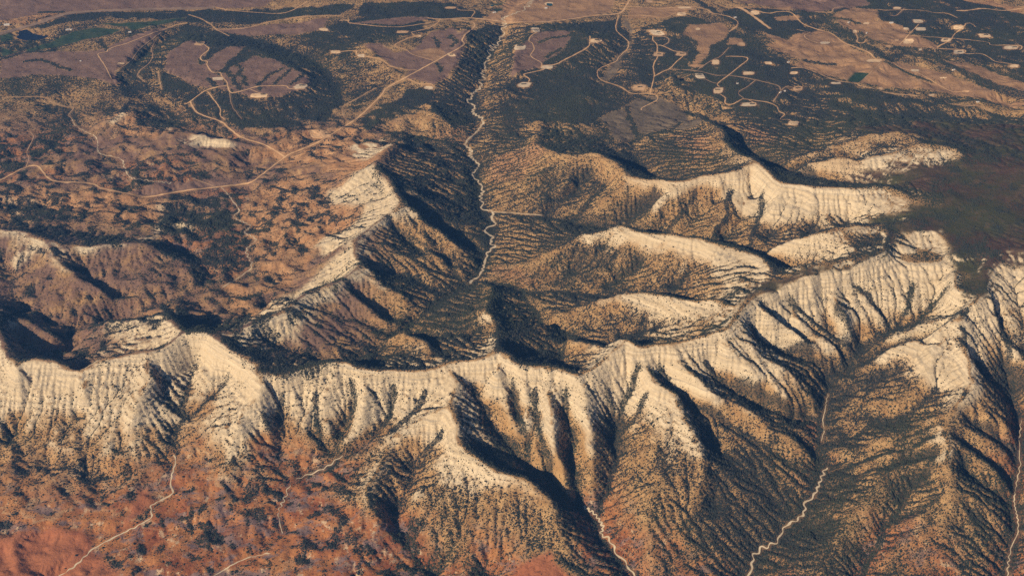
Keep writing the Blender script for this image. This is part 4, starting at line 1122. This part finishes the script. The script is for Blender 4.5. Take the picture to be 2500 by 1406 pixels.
PADS = [   # centre and size in the photo, roundness, label
 (440+48,107,26,9,.5,"pale pad at the far end of the round mesa road"),
 (532,192,25,7,0,"small pale rectangular pad in the middle of the round mesa"),
 (632,233,41,10,0,"long pale rectangular pad on the near edge of the round mesa"),
 (735,212,36,13,.8,"pale oval pad at the right tip of the round mesa"),
 (296,155,20,6,.6,"faint tan pad on the sage plain beside the wooded draw"),
 (780,327,50,20,.15,"large tan clearing beside the badlands road junction"),
 (1102,134,20,9,.8,"small round pad beside the main road on the second mesa"),
 (1047,214,25,9,.8,"tan oval pad at the near tip of the sage mesa"),
 (882,136,18,8,.5,"pale pad on the gullied slope left of the sage mesa"),
 (819,127,25,8,.7,"pale oval pad at the end of the left slope track"),
 (983,78,28,6,.3,"flat tan pad at the bend of the ridge spur"),
 (1024,88,9,5,.6,"tiny pad at the hairpin track"),
 (790,72,22,8,.6,"tan quarry pad at the edge of the river terrace"),
 (1100,19,27,5,.2,"thin pale pad behind the ridge field"),
 (1308,74,22,11,.4,"pale pad at the upper end of the second mesa road"),
 (1270,116,28,11,0,"white diamond pad on the left of the second mesa"),
 (1336,164,30,8,.1,"orange pad at the fork of the second mesa road"),
 (1454,100,31,11,.7,"tan oval pad at the far tip of the ridge road"),
 (1280,207,31,13,.5,"pale ragged pad at the lower end of the second mesa road"),
 (1604,80,37,14,.4,"large pale pad above the three pad road"),
 (1607,133,24,9,.2,"pale pad in the middle of the three pad road"),
 (1663,132,25,9,.6,"tan pad at the corner of the forked road"),
 (1664,34,21,8,.1,"pale square pad in the woods under the far road"),
 (1672,19,36,5,.3,"thin pale pad along the far upper road"),
 (1585,4,16,6,.5,"small pale pad at the far top edge"),
 (1709,186,23,11,.1,"lone square pale pad in the dark woods"),
 (1747,152,19,13,.6,"tan pad beside the straight path between the clearings"),
 (1811,108,16,9,.6,"tan pad in the upper clearing by the creek"),
 (1704,71,13,6,.7,"pale round pad in the purple clearing"),
 (1753,221,25,15,.6,"round tan pad where the winding woods road begins"),
 (1561,214,31,14,.5,"pale ragged pad beside the meadow valley road"),
 (1828,179,30,8,.5,"tan oval pad above the red clearing"),
 (1876,154,18,7,.2,"small tan pad below the field creek"),
 (1938,178,19,7,.3,"narrow tan pad under the big field corner"),
 (1948,216,25,11,.3,"pale square pad right of the homestead"),
 (1828,255,39,9,.4,"long tan pad beside the winding woods road"),
 (1937,301,27,10,.4,"pale pad at the very end of the winding woods road"),
 (1843,31,21,10,.1,"pale diamond pad beside the airstrip"),
 (1771,264,9,4,.5,"tiny pale pad just below the winding woods road"),
 (2242,52,26,9,.3,"arrow shaped tan pad at the end of the straight spur"),
 (2248,71,25,8,.1,"tan pad just below the arrow shaped pad"),
 (2340,67,25,9,.1,"pale pad inside the bend of the right woods road"),
 (2309,98,25,9,.3,"pale oval pad lower on the right woods road"),
 (2404,87,30,10,.2,"tan diamond pad alone in the far right woods"),
 (2468,116,38,9,.3,"long tan pad at the right edge of the woods"),
 (2341,127,27,10,.2,"tan square pad beside the bending road"),
 (2218,101,27,13,.6,"pale ragged pad at the field corner"),
 (2189,98,11,6,.7,"tiny pale pad left of the ragged field pad"),
 (2087,77,11,9,.6,"small round pad beside the dark creek crossing"),
 (2134,148,38,8,.3,"long pale clearing at the tip of the big field"),
 (2115,57,17,5,.5,"faint pale pad in the upper right field"),
 (2212,70,14,6,.5,"small tan pad at the upper field corner"),
 (2190,20,20,6,.4,"pale pad beneath the far cliffs"),
 (2476,161,23,8,.2,"tan pad at the end of the bending road"),
 (2234,172,22,6,.6,"pale bare patch on the lane through the right fields"),
 (2303,190,19,4,.6,"thin white patch in the right field"),
 (2357,223,19,5,.6,"white oval patch beside the field lane end"),
 (2275,232,15,5,.6,"small white patch at the lower field edge"),
 (2150,216,11,7,.7,"pale round stack yard at the lower edge of the big field"),
 (2041,203,26,5,.4,"tan pad just below the big field road"),
 (2014,105,26,6,.6,"pale patch at the head of the big field"),
 (2170,113,14,4,.5,"thin pale patch by the dark creek"),
 (2247,121,8,5,.6,"tiny pale patch under the right field"),
]
pad_xy = {}
for i, (cx, cy, w, h, rnd, lab) in enumerate(PADS):
    g = np.random.default_rng(900 + i)
    n = 20; out = []
    skew = g.uniform(-.35, .35)
    for k in range(n):
        a = 2 * math.pi * k / n + .4
        p = 2 + (1 - rnd) * 4
        r = (abs(math.cos(a))**p + abs(math.sin(a))**p) ** (-1 / p) * (1 + g.normal(0, .02 + .09 * rnd))
        out.append((cx + w / 2 * r * math.cos(a) + skew * h * math.sin(a) * r, cy + h / 2 * r * math.sin(a)))
    wp = on_land(*np.array(out).T)
    ob, c = patch("well_pad", lab, "well pad", wp, (M_PAD, M_PAD, M_PAD2, M_PAD3)[g.integers(4)], M_PADE if rnd > .15 else None, 1.5, None, "dirt well pads in the woods and fields")
    pad_xy[lab] = c

# ponds, plots, tanks and farm buildings
def px_patch(name, label, cat, px, material, lift, kind=None):
    return patch(name, label, cat, on_land(*np.array(px, float).T), material, None, lift, kind)
px_patch("reservoir_water", "dark blue reservoir beside the valley highway", None, [(40,88),(48,76),(64,72),(80,82),(96,86),(118,87),(112,92),(100,96),(86,98),(60,99),(43,94)], M_WATER, 2.2, "structure")
px_patch("irrigated_field", "dark green irrigated plot in the tan field", None, [(2071,198),(2080,187),(2089,177),(2105,177),(2122,179),(2110,190),(2097,201),(2085,200)], M_GREENFIELD, 1.2, "structure")
px_patch("lined_pond", "small teal pond beside the far pale yard", None, [(1334,10),(1336,8),(1348,9),(1349,14),(1340,15),(1335,13)], M_TEAL, 2.2, "structure")
px_patch("lined_pond", "tiny teal pond by the farm lane", None, [(1196,12),(1203,12),(1205,15),(1199,16)], M_TEAL, 2.0, "structure")
px_patch("ranch_yard", "pale yard around the far teal pond", "yard", [(1329,8),(1338,5),(1350,6),(1351,10),(1340,12),(1332,13)], M_PAD, 1.1)

def block(co_list, name, material, parent=None):
    v = []; f = []
    for vv, ff in co_list:
        b = len(v); v += vv; f += [tuple(i + b for i in t) for t in ff]
    me = bpy.data.meshes.new(name); me.from_pydata(v, [], f); me.update(); me.materials.append(material)
    o = bpy.data.objects.new(name, me); COL.objects.link(o)
    if parent: o.parent = parent
    return o
def farmhouse(px, py, ln, wd, ht, rot, name, label, cat):
    x, y = on_land(px, py)[0]
    e = bpy.data.objects.new(name, None); e.location = (x, y, float(height_at(x, y)) + .2); e.rotation_euler = (0, 0, rot)
    COL.objects.link(e); e["label"] = label; e["category"] = cat
    a, b = ln / 2, wd / 2
    v = [(-a,-b,-2),(a,-b,-2),(a,b,-2),(-a,b,-2),(-a,-b,ht),(a,-b,ht),(a,b,ht),(-a,b,ht),(-a,0,ht+wd*.28),(a,0,ht+wd*.28)]
    block([(v, [(0,1,5,4),(2,3,7,6),(1,2,6,9,5),(3,0,4,8,7)])], "wall", M_WALL, e)
    r = b + .6; q = a + .6; z0, z1 = ht - .15, ht + wd * .28 + .25
    rv = [(-q,-r,z0),(q,-r,z0),(q,0,z1),(-q,0,z1),(q,r,z0),(-q,r,z0),(-q,-r,z0+.35),(q,-r,z0+.35),(q,0,z1+.35),(-q,0,z1+.35),(q,r,z0+.35),(-q,r,z0+.35)]
    block([(rv, [(6,7,8,9),(9,8,10,11),(0,3,2,1),(3,5,4,2),(0,1,7,6),(5,11,10,4),(0,6,9,3),(3,9,11,5),(1,2,8,7),(2,4,10,8)])], "roof", M_ROOF, e)
    clear_at(np.array([[x, y]]), 16)
for args in [
 (17,61,46,22,7,.2,"farm_building","long white shed left of the highway above the reservoir","shed"),
 (166,73,34,16,6,.5,"farm_building","white farm shed on the green flats right of the reservoir","shed"),
 (175,72,20,12,5,1.2,"farmhouse","small pale house beside the green flats shed","house"),
 (317,79,24,14,6,.3,"farmhouse","pale house at the edge of the sage plain and green flats","house"),
 (197,149,12,9,4,.1,"cabin","tiny white cabin at the left end of the tan strip","cabin"),
 (1207,31,26,14,6,.4,"farmhouse","pale farmhouse among the green plots by the lane","house"),
 (1333,20,22,13,5,.2,"farm_building","dark roofed barn below the far teal pond","barn"),
 (2072,55,20,12,5,.6,"farmhouse","white house on the upper right field edge","house"),
 (2176,56,30,14,6,.2,"farm_building","white barn on the orange clearing at the far field","barn"),
 (2116,81,16,10,5,.9,"farmhouse","small white house in the middle of the far field","house"),
 (2328,171,22,13,5,.4,"farmhouse","white house among trees between the right fields","house"),
 (1795,43,20,12,5,.3,"farmhouse","pale house by the creek road in the far woods","house"),
 (1905,226,18,11,5,.7,"farmhouse","pale homestead house in the woods clearing","house"),
 (1916,222,14,9,4,.1,"farm_building","small pale shed beside the homestead house","shed"),
 (1800,204,16,10,4,.3,"cabin","pale cabin in the red clearing","cabin"),
 (1925,152,18,11,5,.5,"farmhouse","pale house in the clearing under the big field","house"),
 (2387,249,20,12,5,.2,"farmhouse","pale house at the lower right corner of the fields","house"),
]: farmhouse(*args)

def tank_battery(lab, where, count, dx, dy):
    c = pad_xy[lab]
    x, y = c[0] + dx, c[1] + dy
    e = bpy.data.objects.new("tank_battery", None); z = float(height_at(x, y)) + 1.6
    e.location = (x, y, z); COL.objects.link(e)
    e["label"] = "row of dark tanks on the " + where; e["category"] = "tanks"; e["group"] = "tank rows on the well pads"
    for k in range(count):
        sh = []; r, h, n = 4.0, 7.5, 12; ox = (k - (count - 1) / 2) * 9.2
        v = [(ox + r * math.cos(2 * math.pi * i / n), r * math.sin(2 * math.pi * i / n), zz) for zz in (-.5, h) for i in range(n)]
        f = [(i, (i + 1) % n, n + (i + 1) % n, n + i) for i in range(n)]
        block([(v, f)], "tank", M_TANK, e)
        vt = [(ox + (r + .15) * math.cos(2 * math.pi * i / n), (r + .15) * math.sin(2 * math.pi * i / n), h) for i in range(n)] + [(ox, 0, h + .9)]
        lid = block([(vt, [(i, (i + 1) % n, n) for i in range(n)])], "lid", M_TANKLID, e)
for lab, wh, ct, dx, dy in [
 ("pale oval pad at the right tip of the round mesa", "oval pad at the right tip of the round mesa", 4, 5, 8),
 ("white diamond pad on the left of the second mesa", "white diamond pad", 5, -4, 10),
 ("pale pad at the upper end of the second mesa road", "pad at the upper end of the second mesa road", 4, 8, 6),
 ("large pale pad above the three pad road", "large pad above the three pad road", 5, 20, 8),
 ("lone square pale pad in the dark woods", "lone square pad in the dark woods", 4, -10, 6),
 ("pale pad in the middle of the three pad road", "middle pad of the three pad road", 3, 6, 6),
 ("pale square pad right of the homestead", "square pad right of the homestead", 4, 0, 8),
 ("small round pad beside the main road on the second mesa", "small round pad beside the main road", 3, 0, 4),
 ("pale ragged pad at the lower end of the second mesa road", "ragged pad at the second mesa road end", 4, -6, 6),
 ("tan oval pad at the far tip of the ridge road", "oval pad at the far tip of the ridge road", 4, 10, 6),
 ("long pale rectangular pad on the near edge of the round mesa", "long pad on the near edge of the round mesa", 4, 30, 8),
 ("pale pad at the far end of the round mesa road", "pad at the far end of the round mesa road", 3, -12, 6),
 ("tan pad at the corner of the forked road", "pad at the corner of the forked road", 4, 8, 6),
 ("round tan pad where the winding woods road begins", "round pad where the winding woods road begins", 4, -6, 10),
 ("long tan pad beside the winding woods road", "long pad beside the winding woods road", 4, 25, 5),
 ("tan diamond pad alone in the far right woods", "diamond pad alone in the far right woods", 4, 10, 6),
 ("long tan pad at the right edge of the woods", "long pad at the right edge of the woods", 4, 30, 6),
 ("pale oval pad lower on the right woods road", "oval pad lower on the right woods road", 4, 0, 8),
 ("tan square pad beside the bending road", "square pad beside the bending road", 4, 8, 8),
 ("large tan clearing beside the badlands road junction", "large clearing beside the badlands road junction", 3, 50, 15),
 ("pale ragged pad beside the meadow valley road", "ragged pad beside the meadow valley road", 4, 4, 6),
]: tank_battery(lab, wh, ct, dx, dy)
# ---------------------------------------------------------------- scrub: pinyon, juniper and oak brush over the slopes
def view_px(x, y, z):
    """where a world point stands in the view, used only to leave out trees far outside it"""
    dz = z - CAM_H
    d = y * math.cos(PITCH) - dz * math.sin(PITCH)
    up = y * math.sin(PITCH) + dz * math.cos(PITCH)
    return 1250 + FPX * x / d, 702 - FPX * up / d
TREES_PER_M2 = 1 / 26.0
n_try = int((X1 - X0) * (Y1 - Y0) * TREES_PER_M2 * 1.35)
tx = rng.uniform(X0, X1, n_try); ty = rng.uniform(Y0, Y1, n_try)
tz = height_at(tx, ty)
qx, qy = view_px(tx, ty, tz)
ok = (qx > -320) & (qx < 2820) & (qy > -90) & (qy < 1580)
tx, ty, tz = tx[ok], ty[ok], tz[ok]
fx, fy = (tx - X0) / DX, (ty - Y0) / DX
dd = bilin(dens.astype(np.float32), fx, fy)
ok = (rng.random(len(tx)) < dd ** 1.15) & (bilin(CLEAR, fx, fy) < 0.25)
tx, ty, tz, dd = tx[ok], ty[ok], tz[ok], dd[ok]
nt = len(tx)
rad = np.clip(rng.lognormal(math.log(2.5), 0.36, nt), 1.2, 6.5) * (0.85 + 0.35 * dd)
print("scrub trees", nt)

def tree_shape(seg):
    """one crown: a low rim, a wider shoulder and a top, as offsets in units of the crown radius"""
    v = []; f = []
    for k in range(seg):
        a = 2 * math.pi * k / seg
        v.append((math.cos(a), math.sin(a), 0.55 if seg > 5 else 0.05))
    v.append((0, 0, 1.75)); v.append((0, 0, -0.5))
    for k in range(seg):
        j = (k + 1) % seg
        f.append((k, j, seg))
        if seg > 5: f.append((j, k, seg + 1))
    return np.array(v), np.array(f)
def crowns(name, x, y, z, r, material, seed, seg=5):
    g = np.random.default_rng(seed)
    v, f = tree_shape(seg)
    n = len(x); nv = len(v)
    rot = g.uniform(0, 2 * math.pi, n)
    c, s = np.cos(rot)[:, None], np.sin(rot)[:, None]
    jit = g.uniform(0.7, 1.3, (n, nv))
    jit[:, seg:] = 1
    hgt = g.uniform(0.75, 1.25, (n, 1))
    lean = g.normal(0, .18, (n, 2, 1)) * (v[:, 2] > 1)[None, None, :]
    px = (v[:, 0] * c - v[:, 1] * s) * jit * r[:, None] + lean[:, 0] * r[:, None] + x[:, None]
    py = (v[:, 0] * s + v[:, 1] * c) * jit * r[:, None] + lean[:, 1] * r[:, None] + y[:, None]
    pz = v[:, 2] * hgt * r[:, None] * 0.8 + z[:, None]
    co = np.stack([px, py, pz], -1).astype(np.float32).reshape(-1)
    idx = (f[None] + (np.arange(n) * nv)[:, None, None]).astype(np.int32).reshape(-1)
    me = bpy.data.meshes.new(name)
    me.vertices.add(n * nv); me.vertices.foreach_set("co", co)
    nf = len(idx) // 3
    me.loops.add(nf * 3); me.loops.foreach_set("vertex_index", idx)
    me.polygons.add(nf); me.polygons.foreach_set("loop_start", np.arange(0, nf * 3, 3, dtype=np.int32))
    me.update(calc_edges=True)
    me.materials.append(material)
    return me
def foliage_material():
    m, n, l, b = mat("juniper_foliage")
    geo = n.new("ShaderNodeNewGeometry")
    f = ramp(n, l, noise_n(n, l, geo.outputs["Position"], 0.09, 3, .7), .3, .7)
    g = ramp(n, l, noise_n(n, l, geo.outputs["Position"], 0.0016, 4, .6), .42, .62)
    a = mixer(n, l, f, (0.020, 0.028, 0.031), (0.046, 0.053, 0.047))
    l.new(mixer(n, l, math_n(n, l, 'MULTIPLY', g, .5), a, (0.052, 0.062, 0.034)), b.inputs["Base Color"])
    return m
M_FOL = foliage_material()
big = np.zeros(nt, bool)
qx, qy = view_px(tx, ty, tz)
seen = (qx > 20) & (qx < 2480) & (qy > 10) & (qy < 1390)
apparent = rad / np.sqrt(tx**2 + ty**2 + (CAM_H - tz) ** 2)
score = np.where(seen, apparent, 0) * (dd < 0.35)
big[np.argsort(-score)[:300]] = True
me = crowns("juniper_scrub", tx[~big], ty[~big], tz[~big], rad[~big], M_FOL, 41)
scrub = bpy.data.objects.new("juniper_scrub", me); COL.objects.link(scrub)
scrub["kind"] = "stuff"; scrub["label"] = "dark pinyon and juniper scrub dotted over the slopes"; scrub["category"] = "scrub"
z0 = np.zeros(1)
proto = [crowns("juniper_tree", z0, z0, z0, np.ones(1), M_FOL, 60 + k, 9) for k in range(4)]
ids = np.nonzero(big)[0]
for j, i in enumerate(ids):
    o = bpy.data.objects.new("juniper_tree", proto[j % 4])
    o.location = (tx[i], ty[i], tz[i]); o.scale = (rad[i],) * 3; o.rotation_euler = (0, 0, rng.uniform(0, 6.28))
    COL.objects.link(o)
    o["label"] = "large dark juniper standing alone on a dry slope"; o["category"] = "tree"; o["group"] = "lone junipers on the dry slopes"
# ---------------------------------------------------------------- haze: the air between the aircraft and the land
def haze_box():
    x0, x1, y0, y1, z0, z1 = AXX[0] - 500, AXX[-1] + 500, AXY[0] - 500, AXY[-1] + 500, float(HP.min()) - 60, CAM_H + 150
    me = bpy.data.meshes.new("haze")
    v = [(x, y, z) for z in (z0, z1) for y in (y0, y1) for x in (x0, x1)]
    f = [(0, 2, 3, 1), (4, 5, 7, 6), (0, 1, 5, 4), (1, 3, 7, 5), (3, 2, 6, 7), (2, 0, 4, 6)]
    me.from_pydata(v, [], f); me.update()
    m = bpy.data.materials.new("air"); m.use_nodes = True
    n, l = m.node_tree.nodes, m.node_tree.links
    n.remove(n["Principled BSDF"])
    p = n.new("ShaderNodeVolumePrincipled")
    p.inputs["Color"].default_value = HAZE_COLOUR
    p.inputs["Density"].default_value = HAZE_DENSITY
    p.inputs["Anisotropy"].default_value = 0.2
    l.new(p.outputs[0], n["Material Output"].inputs["Volume"])
    me.materials.append(m)
    o = bpy.data.objects.new("haze", me); COL.objects.link(o)
    o["kind"] = "stuff"; o["label"] = "thin blue haze in the air over the canyons"; o["category"] = "haze"
HAZE_COLOUR, HAZE_DENSITY = (0.14, 0.40, 1.0, 1), 1.9e-5
haze_box()
